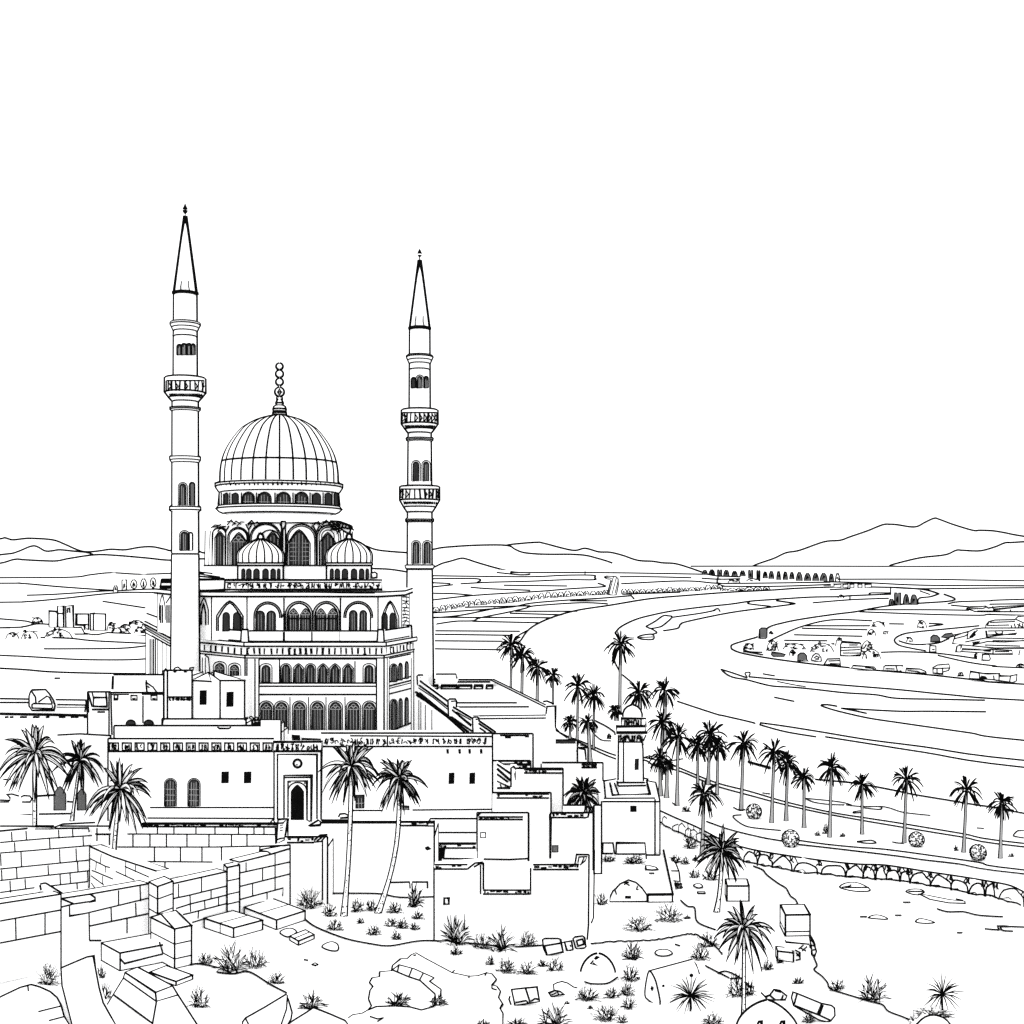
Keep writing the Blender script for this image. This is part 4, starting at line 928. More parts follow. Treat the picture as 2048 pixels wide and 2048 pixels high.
q = MB(); q.box(xat(1243,d7), xat(1288,d7), d7, d7 + 2, zat(1452,d7), zat(1437,d7)); q.line(f7, rect(1243,1292,1437,1452), 3, True); scribble(q, f7, 1246, 1278, 1439, 1451, 5, 2.4, 12); q.line(f7, [(1282,1438),(1282,1452)], 2.6); q.build('gallery', tz)
q = MB(); q.lathe(1265, d7 + 1, [(1438, 17.5), (1428, 17.8), (1420, 15), (1415, 10), (1412, 4), (1410, 1)], 20, rings=(0,), w=3); q.line(DPlane(d7 + 1), [(1265,1412),(1265,1406)], 2.6); q.build('dome', tz)
for a in ((1205,1228,1686,1708,'short low wall panel at the foot of the cube house'),(1232,1292,1686,1709,'long low wall panel at the foot of the cube house')):
    q = MB(); dd = 83.6; q.box(xat(a[0],dd), xat(a[1],dd), dd, dd + .35, 0, zat(a[2],dd)); q.line(DPlane(dd), [(a[0], a[3]), (a[0] + 1, a[2]), (a[1] - 2, a[2]), (a[1] + 1, a[3] + (12 if a[1] > 1250 else 0))], 2.8); q.line(DPlane(dd), [(a[0], a[3]-1), (a[1] - 2, a[3]-1)], 2.8)
    tag(q.build('low_wall', loc=(xat((a[0]+a[1])/2,dd), dd, 0)), a[4], 'low wall', 'low walls by the cube house')
# ------------------------------------------------------------------ stone blocks, rocks and ruins
def block(name, label, cat, A, Bp, Cp, h, lines=(), group=None, mids=(), w=3.0):
    """squared stone on the ground: A left, Bp nearest, Cp right base corners in photo pixels, h its height in pixels at Bp"""
    a, b, c = G(*A), G(*Bp), G(*Cp); dd = a + c - b; hz = h * b.y / F
    mb = MB(); up = V3((0, 0, hz)); base = [a, b, c, dd]; top = [p + up for p in base]
    mb.prism([p - V3((0, 0, .05)) for p in base], (0, 0, hz + .05))
    mb.ink(top, w, True); mb.ink([a, b, c], w)
    for p, q in zip(base[:3], top[:3]): mb.ink([p, q], w)
    for s, t, kind in mids:                       # joints across the top or down a side
        if kind == 'top': mb.ink([a.lerp(b, s) + up, dd.lerp(c, t) + up], 2.4)
        if kind == 'left': mb.ink([a.lerp(b, s), a.lerp(b, s) + up], 2.2)
        if kind == 'course': mb.ink([a + up * s, b + up * s, c + up * s], 2.2)
    for l in lines: mb.line(VPlane((Bp[0], b.y), (Cp[0], c.y)), l, 2.8)
    return tag(mb.build(name, loc=(a + c) / 2), label, cat, group)
def cut(name, label, cat, out, by, thick, lines=(), w=3.0, group=None, shrink=.55, fills=(), m=WHITE, sm=0, outline=None, z=0.0, lw=2.4):
    """solid traced in the upright plane that stands on the ground at photo row by, tapering to the back"""
    d = gd(by, z); pl = DPlane(d); o = smooth(out, sm, True) if sm else out
    A = [pl.at(*p) for p in o]
    cx = sum(p.x for p in A) / len(A); zm = min(p.z for p in A)
    Bk = [V3((cx + (p.x - cx) * .85, p.y + thick, zm + (p.z - zm) * shrink)) for p in A]
    mb = MB(); mb.ngon(A, m); mb.ngon(Bk, m)
    for i in range(len(A)):
        j = (i + 1) % len(A); mb.face([A[i], A[j], Bk[j], Bk[i]], m)
    if outline is None: mb.ink(A, w, True)
    elif outline: mb.line(pl, outline, w, sm=sm)
    for l in lines: mb.line(pl, l, lw, off=.01)
    for f, fm in fills:
        q = [pl.at(*p) + V3((0, -.02 - d * .0002, 0)) for p in f]; mb.prism(q, (0, .015 + d * .0001, 0), fm)
    return tag(mb.build(name, loc=(cx, d, zm)), label, cat, group)
def flat(name, label, cat, out, h=.1, lines=(), w=2.8, sm=0, group=None):
    o = smooth(out, sm, True) if sm else out
    mb = MB(); q = [G(x, y, h) for x, y in o]
    mb.prism([p - V3((0, 0, h + .02)) for p in q], (0, 0, h + .02)); mb.ink(q, w, True)
    gp = GPlane(h + .005)
    for l in lines: mb.line(gp, l, 2.4)
    c = sum(q, V3((0, 0, 0))) / len(q); c.z = 0
    return tag(mb.build(name, loc=c), label, cat, group)

def masonry(name, label, surf, out, back, lines, edge, cat='wall', w=2.0, scrib=()):
    mb = MB(); A = [surf.at(*p) for p in out]
    mb.prism(A, back)
    for l in edge: mb.line(surf, l, 3)
    for l in edge[:1]: mb.ink([surf.at(*p) + V3(back) for p in l], 3)
    for p in (edge[0][0], edge[0][-1]): mb.ink([surf.at(*p), surf.at(*p) + V3(back)], 2.6)
    for l in lines: mb.line(surf, l, w * 1.15)
    for s in scrib: band(mb, surf, *s)
    c = sum(A, V3((0, 0, 0))) / len(A); c.z = 0
    return tag(mb.build(name, loc=c), label, cat)
P2 = VPlane((122, 61.2), (580, 72.5)); BK = V3((-.77, .64, 0)) * .9
P1 = VPlane((0, 58.45), (122, 60.9))
S = lambda *a: [list(p) for p in a]
masonry('stone_wall', 'near ruined block wall running off the left edge, large plain courses', P1, [(-50,1975),(-50,1816),(122,1788),(122,1940)], BK,
        [[(0,1842),(121,1820)],[(0,1886),(121,1863)],[(31,1837),(32,1879)],[(90,1827),(90,1868)]], [[(-50,1816),(0,1807),(122,1788)],[(122,1788),(122,1937)]], w=2.4)
q = MB(); cp = [(76,1786),(80,1768),(90,1766),(98,1770),(124,1786)]; pl = VPlane((70, 60.9), (124, 61.6)); q.prism([pl.at(*p) for p in [(76,1790)] + cp[1:]], (-.4, .5, 0)); q.line(pl, cp[1:], 3, sm=3); q.line(pl, [(80,1770),(82,1780)], 3.4)
tag(q.build('cap_stone', loc=pl.at(100,1790)), 'broken cap stone on the near ruined wall at its joint', 'cap stone')
masonry('stone_wall', 'ruined block wall between the near wall and the square pier', P2, [(122,1945),(122,1797),(180,1788),(298,1767),(298,1905)], BK,
        [[(123,1814),(146,1808),(180,1803)],[(139,1812),(139,1832),(170,1827),(298,1796)],[(178,1826),(179,1881)],[(179,1852),(222,1843),(298,1827)],[(237,1781),(237,1812)],[(280,1772),(281,1802)],[(222,1816),(223,1842)],[(271,1806),(272,1830)],[(254,1838),(254,1866)],[(179,1881),(202,1881)]],
        [[(122,1797),(180,1788),(298,1767)],[(124,1798),(146,1807)],[(180,1788),(190,1795),(190,1801),(178,1804)]], w=2.4)
block('pier', 'square stone pier in the middle of the ruined block wall', 'pier', (298,1888), (315,1899), (346,1886), 126, mids=[(.80,0,'course'),(.57,0,'course')])
masonry('stone_wall', 'ruined block wall with small bricks between its two piers', P2, [(346,1880),(346,1767),(453,1743),(453,1845)], BK,
        [[(347,1797),(380,1790),(453,1772)],[(352,1817),(380,1808),(453,1790)],[(366,1829),(380,1826),(453,1807)],[(384,1845),(407,1838)],[(403,1756),(403,1785)],[(422,1780),(422,1797)],[(409,1802),(410,1818)],[(437,1795),(437,1811)],[(357,1768),(357,1794)],[(380,1791),(381,1823)],[(397,1823),(396,1836)],[(397,1822),(396,1837)]],
        [[(346,1767),(453,1743)]], w=2.2)
block('pier', 'low squared pier where the ruined wall steps up', 'pier', (448,1836), (454,1843), (479,1837), 108, mids=[(.75,0,'course'),(.5,0,'course'),(.32,0,'course')])
masonry('stone_wall', 'highest and rightmost stretch of the ruined block wall, with an uneven top', P2, [(479,1835),(479,1724),(543,1708),(543,1700),(580,1690),(580,1810)], BK,
        [[(479,1746),(579,1724)],[(479,1773),(579,1748)],[(479,1799),(566,1776),(565,1792)],[(492,1725),(492,1743)],[(525,1737),(525,1761)],[(505,1768),(505,1791)],[(550,1707),(550,1779)],[(534,1785),(534,1799)],[(520,1694),(519,1702),(535,1703),(542,1708)],[(521,1699),(560,1692)]],
        [[(479,1724),(543,1708),(580,1697)],[(580,1690),(580,1808)],[(519,1693),(580,1690)]], w=2.2)
P3 = VPlane((0, 73.4), (190, 76.4))
masonry('stone_wall', 'back wall of the ruined courtyard at the far left, with slanting courses', P3, [(-50,1808),(-50,1660),(60,1655),(178,1660),(181,1776)], (0, .6, 0),
        [[(0,1685),(90,1677),(184,1671)],[(0,1706),(64,1701),(180,1691)],[(0,1738),(180,1720)],[(0,1761),(182,1741)],[(0,1785),(64,1776),(176,1763)]] +
        [[(x,a),(x+1,b)] for x,a,b in ((23,1664,1681),(52,1662,1679),(117,1660,1677),(145,1659,1675),(29,1685,1703),(99,1678,1697),(166,1674,1692),(42,1704,1732),(119,1699,1727),(152,1697,1723),(33,1736,1757),(96,1731,1750),(155,1724,1743),(20,1762,1785),(50,1758,1776),(120,1749,1770),(140,1747,1765),(154,1766,1784),(175,1742,1762),(1,1708,1732),(3,1740,1761))],
        [[(-50,1666),(0,1662),(54,1657)],[(0,1652),(54,1652),(110,1654),(125,1648),(190,1645)],[(109,1657),(177,1656),(178,1664)],[(120,1652),(222,1652)]], scrib=[(70,108,1651,1658,4,2,.5)])
P5 = VPlane((180, 76), (335, 67.3))
masonry('stone_wall', 'slanting cross wall of the ruined courtyard ending at the square pier', P5, [(180,1778),(180,1693),(313,1742),(335,1752),(335,1840)], (.55, .45, 0),
        [[(180,1717),(212,1733),(220,1735)],[(184,1741),(190,1743),(226,1758)],[(250,1733),(298,1754)],[(232,1743),(269,1760)],[(203,1708),(201,1725)],[(193,1725),(192,1740)],[(211,1733),(211,1745)],[(252,1722),(252,1752)],[(272,1728),(271,1744)],[(183,1752),(208,1770)],[(206,1752),(206,1767)],[(183,1766),(190,1776)]],
        [[(180,1693),(225,1713),(313,1742)],[(180,1690),(180,1760),(178,1776)]])
P4 = DPlane(78)
masonry('stone_wall', 'long level brick wall in front of the hall with a thin speckled coping', P4, [(180,1765),(180,1652),(560,1652),(560,1765)], (0, .3, 0),
        [[(190,1668),(222,1668)],[(255,1668),(551,1669)],[(235,1694),(430,1694),(519,1692)],[(290,1723),(425,1724)],[(194,1656),(194,1682)],[(196,1669),(220,1669)]] +
        [[(x,a),(x,b)] for x,a,b in ((315,1654,1667),(348,1654,1667),(392,1654,1667),(430,1654,1668),(477,1655,1668),(508,1655,1668),(528,1655,1668),(266,1669,1693),(300,1669,1693),(333,1669,1693),(374,1669,1693),(418,1669,1693),(463,1669,1693),(494,1669,1693),(309,1695,1722),(361,1695,1722),(404,1695,1722),(443,1695,1721),(330,1724,1740),(219,1670,1690))],
        [[(283,1648),(560,1648)],[(283,1653),(551,1654)],[(551,1655),(552,1690)]], scrib=[(283,556,1648,1653,9,2.2,.7)])
q = MB(); dl = 76.8; lf = DPlane(dl); lo = [(556,1640),(576,1638),(569,1680),(552,1688)]; q.prism([lf.at(*p) for p in lo], (0, .5, 0)); q.line(lf, lo, 3, True); q.line(lf, [(576,1640),(576,1674)], 2.8); q.line(lf, [(554,1638),(575,1637),(566,1646),(540,1647)], 2.6)
for k in range(4): q.line(lf, [(560, 1646 + k * 5), (566, 1645 + k * 5)], 1.6)
q.line(lf, [(538,1648),(546,1639),(552,1648)], 2.4); q.line(lf, [(552,1680),(560,1677),(575,1675),(627,1675)], 2.6)
tag(q.build('prop_stone', loc=(xat(562,dl), dl, 0)), 'leaning stone prop at the end of the brick wall below the gate', 'prop stone')

# loose squared stones and slabs
block('stone_slab', 'left one of two thick stone slabs beside the ruined wall', 'stone slab', (409,1856), (467,1876), (525,1860), 20, mids=[(.52,.5,'top'),(.55,0,'left')], group='stone slabs by the ruined wall')
block('stone_slab', 'upper right one of two thick stone slabs, nearest the end of the ruined wall', 'stone slab', (489,1834), (553,1860), (610,1841), 20, mids=[(.48,.5,'top')], group='stone slabs by the ruined wall')
block('stone_bench', 'big hollowed stone bench below the square pier', 'stone bench', (203,1921), (240,1942), (346,1921), 36, lines=[[(240,1917),(249,1927),(300,1914),(325,1908),(345,1917)],[(319,1884),(326,1908)]])
pt = block('gate_post', 'short stone post with a sloping roof-like top in front of the square pier', 'stone post', (302,1912), (349,1938), (383,1930), 80, mids=[(.62,0,'course'),(.25,0,'course')])
q = MB(); b1 = G(349,1938); t1 = P(349,1858,b1.y); c1 = P(383,1851,G(383,1930).y); a1 = P(302,1834,G(302,1912).y); r1_, r2_ = P(322,1828,b1.y + .9), P(352,1821,b1.y + 1.2)
q.face([t1, c1, r2_, r1_]); q.face([a1, t1, r1_]); q.ink([t1, r1_, r2_, P(362,1830,b1.y + .9), c1, t1], 3); q.ink([a1, r1_], 2.6)
o = q.build('sloping_top'); o.parent = pt; o.matrix_parent_inverse = pt.matrix_world.inverted(); o.location = -V3(pt['_o'])
o.matrix_parent_inverse.identity()
block('stone_slab', 'thin flat slab lying in front of the stone post', 'stone slab', (300,1953), (352,1972), (385,1959), 9)
q = MB(); Tp = [P(250,1945,56.6), P(276,1935,57.4), P(345,1972,55.6), P(311,1985,54.8)]; Md = [P(247,1956,56.5), P(278,1948,57.5), P(356,1990,55.4), P(313,2003,54.6)]
Bs = [G(214,2010), V3((xat(300,58), 58.5, 0)), G(398,2055), G(303,2060)]
q.ngon(Tp); q.ngon(Bs[::-1])
for U, W in ((Tp, Md), (Md, Bs)):
    for i in range(4): q.face([U[i], U[(i+1)%4], W[(i+1)%4], W[i]])
q.ink(Tp, 3, True); q.ink([Md[0], Md[3], Md[2]], 3); q.ink([Tp[2], Md[2], Bs[2]], 3); q.ink([Tp[3], Md[3], Bs[3]], 3); q.ink([Tp[0], Md[0], Bs[0]], 3)
q.ink([Md[0].lerp(Bs[0], .62), Md[3].lerp(Bs[3], .78)], 3)
tag(q.build('pedestal', loc=G(300,2040)), 'stone pedestal with flaring sides at the bottom edge', 'pedestal')
cut('leaning_slab', 'tall leaning slab of bare stone at the bottom left', 'stone slab', [(122,1936),(150,1924),(174,1914),(187,1912),(191,1938),(198,1975),(206,2005),(220,2030),(240,2064),(148,2064),(134,2010),(124,1971)], 2062, 1.0)
cut('boulder', 'big rounded boulder in the bottom left corner with two cracks', 'boulder', [(-20,2005),(0,1994),(40,1975),(62,1969),(80,1974),(100,1983),(114,1995),(122,2010),(128,2032),(145,2060),(-20,2064)], 2063, 2.5, lines=[[(77,2023),(121,2012)],[(98,2041),(128,2033)],[(56,1972),(57,1982)]])
cut('boulder', 'angular boulder with a slanting ridge at the bottom edge, right of the pedestal', 'boulder', [(483,2062),(485,2044),(491,2036),(530,2014),(573,1988),(577,2000),(584,2025),(582,2038),(568,2062)], 2061, 1.2, lines=[[(575,1990),(573,2018),(562,2050)],[(491,2036),(499,2052)]])
cut('boulder', 'low pointed boulder at the bottom edge under a dry tuft', 'boulder', [(560,2062),(585,2042),(614,2024),(627,2015),(660,2028),(690,2041),(706,2062)], 2062, 1.2)
flat('rock_ledge', 'wide flat rock ledge with a ragged rim at the bottom centre', 'rock ledge',
     [(759,1944),(759,1954),(744,1956),(739,1965),(746,1973),(740,1981),(737,1998),(743,2012),(736,2020),(724,2027),(705,2030),(693,2038),(680,2070),(1005,2070),(1006,2027),(1000,2017),(1006,2009),(997,1995),(1001,1983),(994,1973),(984,1970),(993,1959),(984,1948),(973,1946),(955,1952),(938,1953),(905,1946),(849,1916),(832,1906),(822,1910),(814,1918),(801,1918),(785,1931),(783,1942)], .06,
     lines=[[(736,2021),(753,2014),(790,2013),(820,2015),(843,2021),(868,2014)],[(905,1946),(909,1942)],[(938,1953),(938,1957)],[(827,1912),(832,1911)],[(984,1970),(984,1978),(993,1981)],[(1000,2017),(1004,2010)],[(740,2034),(755,2039),(766,2037),(755,2044)],[(973,1946),(970,1952)]])
flat('fallen_arch', 'fallen curved strip of masonry lying on the rock ledge', 'fallen arch', [(785,1940),(798,1930),(828,1938),(868,1956),(859,1963),(882,1979),(879,2010),(872,2010),(870,1988),(840,1961),(816,1953)], .22, lines=[[(798,1931),(795,1944)],[(824,1938),(818,1954)],[(846,1948),(839,1961)]])
flat('stone', 'rounded flat stone next to the wedge-shaped stone, below the slabs', 'stone', [(560,1866),(566,1860),(580,1857),(590,1860),(592,1866),(575,1874)], .12, sm=3)
block('stone', 'wedge-shaped stone with a folded top below the two thick slabs', 'stone', (580,1881), (597,1891), (628,1878), 9, mids=[(.5,.5,'top')])
flat('stone', 'smooth egg-shaped stone alone on the sand below the slabs', 'stone', [(644,1894),(652,1887),(665,1884),(676,1890),(675,1901),(660,1901)], .15, sm=4)
flat('stone', 'tiny triangular pebble below the egg-shaped stone', 'stone', [(624,1929),(630,1926),(636,1929),(631,1931)], .05, w=2.4)
# huts, boxes and stones on the right foreground
cut('dome_hut', 'half-round hut with a dark window in the yard beside the village', 'hut', [(1219,1804),(1221,1792),(1226,1782),(1231,1778),(1240,1768),(1257,1760),(1272,1765),(1284,1776),(1294,1790),(1294,1804)], 1804.5, 4, lines=[[(1229,1777),(1233,1789)],[(1275,1772),(1273,1779),(1277,1779)],[(1249,1770),(1251,1765),(1258,1765)],[(1249,1765),(1259,1771)]], fills=[(rect(1250,1262,1791.5,1797),INK)], shrink=.8)
block('yard_wall', 'low block wall joined to the right side of the half-round hut', 'low wall', (1295,1803), (1296,1805), (1345,1804.5), 15, mids=[])
q = MB(); a, b = G(1327,1706), G(1346,1796); q.prism([a, b, b + V3((.2, 0, 0)), a + V3((.2, 0, 0))], (0, 0, .2)); q.ink([a + V3((0,0,.2)), b + V3((0,0,.2))], 3.6)
tag(q.build('yard_wall', loc=(a + b) / 2), 'long thin kerb wall slanting along the yard of the half-round hut', 'low wall')
flat('paving', 'stepped paving blocks outside the slanting yard wall', 'paving', [(1331,1717),(1344,1716),(1352,1728),(1358,1743),(1360,1763),(1341,1761),(1336,1742)], .1, lines=[[(1336,1743),(1357,1743)]])
q = MB(); r = random.Random(4)
for k in range(14): x = 1349 + r.uniform(0, 14); y = 1767 + r.uniform(0, 12); q.line(GP, [(x, y), (x + r.uniform(-5, 5), y + r.uniform(-3, 3))], 2.4)
q.prism([G(1348,1780), G(1364,1778), G(1365,1767), G(1348,1766)], (0, 0, .025), GREY)
tag(q.build('grating', loc=G(1356,1774)), 'small grey grating on the ground below the stepped paving', 'grating')
flat('stone', 'flat oval stone with a hatched end in the yard behind the half-round hut', 'stone', [(1291,1732),(1300,1732),(1312,1735),(1316,1739),(1305,1740),(1292,1739)], .08)
flat('stone', 'slim oval stone lying between the yard and the leaning palm', 'stone', [(1387,1771),(1394,1768),(1402,1769),(1405,1774),(1396,1776)], .08, sm=3)
flat('stone', 'short bar of stone just below the slim oval stone', 'stone', [(1395,1784),(1410,1784),(1410,1787),(1396,1787)], .05)
flat('stone', 'wide pointed oval stone above the quonset-shaped hut', 'stone', [(1310,1905),(1318,1900),(1335,1900),(1345,1907),(1332,1912),(1316,1911)], .08, sm=3)
block('crate', 'white box crate standing behind the palm on the right bank', 'crate', (1451,1789), (1454,1803), (1498,1803), 31, w=3.2)
block('crate', 'larger white box crate at the edge of the bank with a strip along its foot', 'crate', (1561,1852), (1571,1873), (1620,1872), 43, w=3.4, mids=[(.22,0,'course')])
block('crate', 'low wide crate below the larger box on the bank', 'crate', (1552,1912), (1555,1921), (1587,1925), 19, w=3)
cut('rubble', 'strip of hatched rubble beside the low wide crate', 'rubble', [(1568,1890),(1620,1888),(1617,1895),(1622,1900),(1601,1920),(1590,1921),(1590,1902)], 1922, .3, lines=[[(1570,1880),(1572,1884),(1618,1888),(1620,1896)],[(1592,1905),(1600,1915)],[(1593,1912),(1600,1905)],[(1600,1895),(1612,1902)],[(1604,1902),(1614,1893)],[(1597,1898),(1607,1890)],[(1592,1920),(1601,1918)]], outline=[(1600,1920),(1600,1905),(1590,1900)])
cut('rubble', 'trail of small loose stones running down from the larger box', 'rubble', [(1618,1872),(1628,1888),(1633,1903),(1629,1913),(1624,1910),(1622,1890)], 1913, .2, lines=[[(1620,1880),(1627,1884)],[(1623,1890),(1631,1893)],[(1624,1900),(1632,1899)]])
cut('crate', 'tilted open box at the left end of the row of three below the notched house', 'crate', [(1085,1879),(1090,1877),(1116,1877),(1121,1879),(1126,1904),(1093,1911),(1087,1897)], 1911, .5, lines=[[(1086,1892),(1122,1886)],[(1089,1892),(1094,1910)]], lw=3)
cut('crate', 'smallest box in the middle of the row of three below the notched house', 'crate', [(1129,1884),(1143,1882),(1146,1899),(1134,1902)], 1902, .3, lines=[[(1124,1885),(1130,1884)],[(1140,1890),(1142,1893)]])
cut('crate', 'rounded box with a square inset at the right end of the row of three', 'crate', [(1146,1877),(1150,1874),(1165,1872),(1169,1875),(1172,1894),(1168,1896),(1155,1898),(1151,1895)], 1898, .4, lines=[[(1153,1881),(1165,1878),(1168,1888),(1156,1892),(1153,1881)]], lw=3)
cut('crate', 'flat two-panelled box among dry tufts at the bottom', 'crate', [(1023,1979),(1051,1976),(1074,1974),(1079,2003),(1062,2006),(1030,2011)], 2011, .4, lines=[[(1051,1976),(1061,2007)],[(1031,2005),(1052,2001),(1056,2005)],[(1062,2002),(1070,1997),(1079,1999)],[(1020,1992),(1018,1998),(1022,2009)]], lw=3)
q = MB(); q.lathe(1196, 60.4, smooth([(1955,30),(1947,33),(1938,32),(1925,26),(1915,17),(1909,7),(1908,1)], 2), 24, rings=(0,), w=3); q.line(DPlane(59.6), [(1189,1918),(1193,1913),(1197,1914),(1193,1917),(1189,1918)], 3.4); q.line(DPlane(59.3), [(1187,1921),(1181,1928),(1186,1928),(1193,1931),(1186,1926)], 3)
tag(q.build('dome_stone', loc=G(1196,1952)), 'smooth dome-shaped stone with small dark nicks near its top', 'domed stone')
q = MB(); pc = VPlane((1290, 56.4), (1320, 55.9)); cap = [(1290,1990),(1292,1965),(1298,1942),(1307,1952),(1314,1972),(1320,2012),(1297,2000)]; ax = G(1405,1985) - G(1320,2010)
q.prism([pc.at(*p) for p in smooth(cap, 2, True)], ax); q.line(pc, cap, 3, True, 3); t0 = pc.at(1298,1942); q.ink([t0, t0 + ax], 3.2)
tt = [pc.at(*p) + ax for p in ((1298,1942),(1307,1952),(1314,1972))]; q.ink(tt, 2.8)
sd = VPlane((1316, 55.8), (1400, 57.4))
for x, y, r_ in ((1326,1970,3),(1382,1949,4.2),(1351,1960,1)): q.ngon([sd.at(x + r_ * math.cos(k), y + r_ * math.sin(k)) + V3((0, -.12, 0)) for k in [i * .7 for i in range(9)]], INK)
q.ngon([pc.at(*p) + V3((-.02, -.06, 0)) for p in ((1304,1970),(1308,1975),(1305,1983),(1301,1976))], INK)
tag(q.build('barrel_hut', loc=G(1330,2005)), 'barrel-shaped hut with round dark holes beside a spiky plant', 'hut')
q = MB(); q.lathe(1535, 52.3, smooth([(2078,62),(2056,60),(2036,51),(2018,34),(2007,17),(2002,5),(2001,1)], 3), 32, w=3)
ey = DPlane(50.9)
for x in (1519, 1564): q.line(ey, [(x - 5, 2052), (x - 1, 2043), (x + 4, 2043), (x + 5, 2052)], 4)
tag(q.build('dome_hut', loc=G(1535,2070)), 'round white dome rising from the bottom edge with two small openings', 'hut')
cut('log', 'thick squared log lying beside the round white dome', 'log', [(1583,1995),(1586,1984),(1594,1987),(1643,2007),(1663,2011),(1669,2016),(1670,2031),(1662,2041),(1654,2044),(1638,2040),(1587,2011)], 2044, .5, lines=[[(1594,1987),(1588,2009)],[(1643,2008),(1635,2027)],[(1590,2011),(1636,2029),(1660,2040)],[(1635,2027),(1638,2030),(1646,2010)]], lw=3)
cut('stone', 'knobbly stone on top of the bank behind the round white dome', 'stone', [(1531,1994),(1540,1990),(1548,1979),(1560,1981),(1574,1992),(1570,2000),(1545,2000),(1534,1999)], 2001, .5, lines=[[(1540,1991),(1550,1999)],[(1550,1981),(1562,1984)],[(1566,1990),(1563,1999)],[(1531,1994),(1522,1985)]], lw=3)
cut('rubble', 'little heap of broken stones beside the tufts below the row of boxes', 'rubble', [(1098,1986),(1110,1981),(1120,1983),(1129,1989),(1116,1990),(1103,1994)], 1994, .3, lines=[[(1108,1981),(1107,1969),(1115,1965),(1124,1963),(1135,1966),(1147,1974),(1155,1976)],[(1103,1990),(1113,1985)],[(1114,1982),(1118,1990)]])
for nm, l, x0, x1, y0, y1 in (('a','nearest the wall, split by a crease',1679,1740,1765,1783),):
    flat('sandbank', 'oval sandbank in the lagoon ' + l, 'sandbank', [(1679,1774),(1690,1767),(1710,1765),(1728,1771),(1740,1779),(1735,1783),(1712,1783),(1690,1779)], .02, lines=[[(1684,1776),(1700,1773),(1702,1771)],[(1690,1776),(1738,1776)]], sm=2)
flat('sandbank', 'small oval sandbank in the lagoon at the head of the long one', 'sandbank', [(1812,1783),(1822,1779),(1840,1779),(1848,1783),(1846,1786),(1836,1790),(1822,1788)], .02, lines=[[(1817,1784),(1846,1784)]], sm=2)
flat('sandbank', 'long narrow sandbank below the stone embankment', 'sandbank', [(1838,1788),(1860,1792),(1900,1800),(1930,1803),(1930,1807),(1897,1806),(1860,1799)], .02, lines=[[(1912,1799),(1926,1802)]])
flat('sandbank', 'left one of two small lens-shaped sandbanks on the open water', 'sandbank', [(1737,1836),(1746,1831),(1760,1831),(1775,1837),(1771,1839),(1755,1838)], .02, sm=2)
flat('sandbank', 'right one of two small lens-shaped sandbanks on the open water', 'sandbank', [(1831,1843),(1838,1838),(1850,1839),(1869,1845),(1855,1847),(1838,1846)], .02, sm=2)

# ------------------------------------------------------------------ rough stone embankment wall along the promenade
BT = [(1322,1648),(1344,1662),(1375,1675),(1430,1702),(1489,1725),(1516,1732),(1545,1736),(1572,1741),(1605,1748),(1634,1749),(1690,1755),(1727,1758),(1754,1761),(1779,1760),(1810,1766),(1859,1773),(1903,1781),(1950,1791),(1988,1795),(2004,1802),(2048,1814),(2120,1834)]
TPp = [(1322,1622),(1348,1634),(1396,1655),(1440,1678),(1471,1690),(1516,1701),(1583,1712),(1655,1722),(1717,1728),(1772,1730),(1855,1743),(1923,1753),(1983,1763),(2021,1771),(2048,1784),(2120,1808)]
def lerp_y(L, x):
    for a, b in zip(L, L[1:]):
        if x <= b[0]: return a[1] + (b[1] - a[1]) * (x - a[0]) / (b[0] - a[0])
    return L[-1][1]
class WallSurf:
    def at(s, px, py): return P(px, py, gd(lerp_y(BT, px)))
    def n(s, p): return V3((0, -1, 0))
WS = WallSurf(); q = MB()
xs = sorted(set([p[0] for p in BT] + [p[0] for p in TPp]))
for a, b in zip(xs, xs[1:]):
    A0, A1_, B0, B1_ = WS.at(a, lerp_y(BT, a)), WS.at(a, lerp_y(TPp, a)), WS.at(b, lerp_y(BT, b)), WS.at(b, lerp_y(TPp, b)); bv_ = V3((0, .7, 0))
    q.face([A0, B0, B1_, A1_]); q.face([A1_, B1_, B1_ + bv_, A1_ + bv_]); q.face([A1_ + bv_, B1_ + bv_, B0 + bv_, A0 + bv_])
q.line(WS, TPp[:-1], 3, sm=4); rr = random.Random(8)
q.line(WS, [(x + 0, y - 2.6 + rr.uniform(-1.6, 1.0)) for x, y in smooth([(x, lerp_y(BT, x)) for x in range(1322, 2060, 18)], 2)], 2.8)
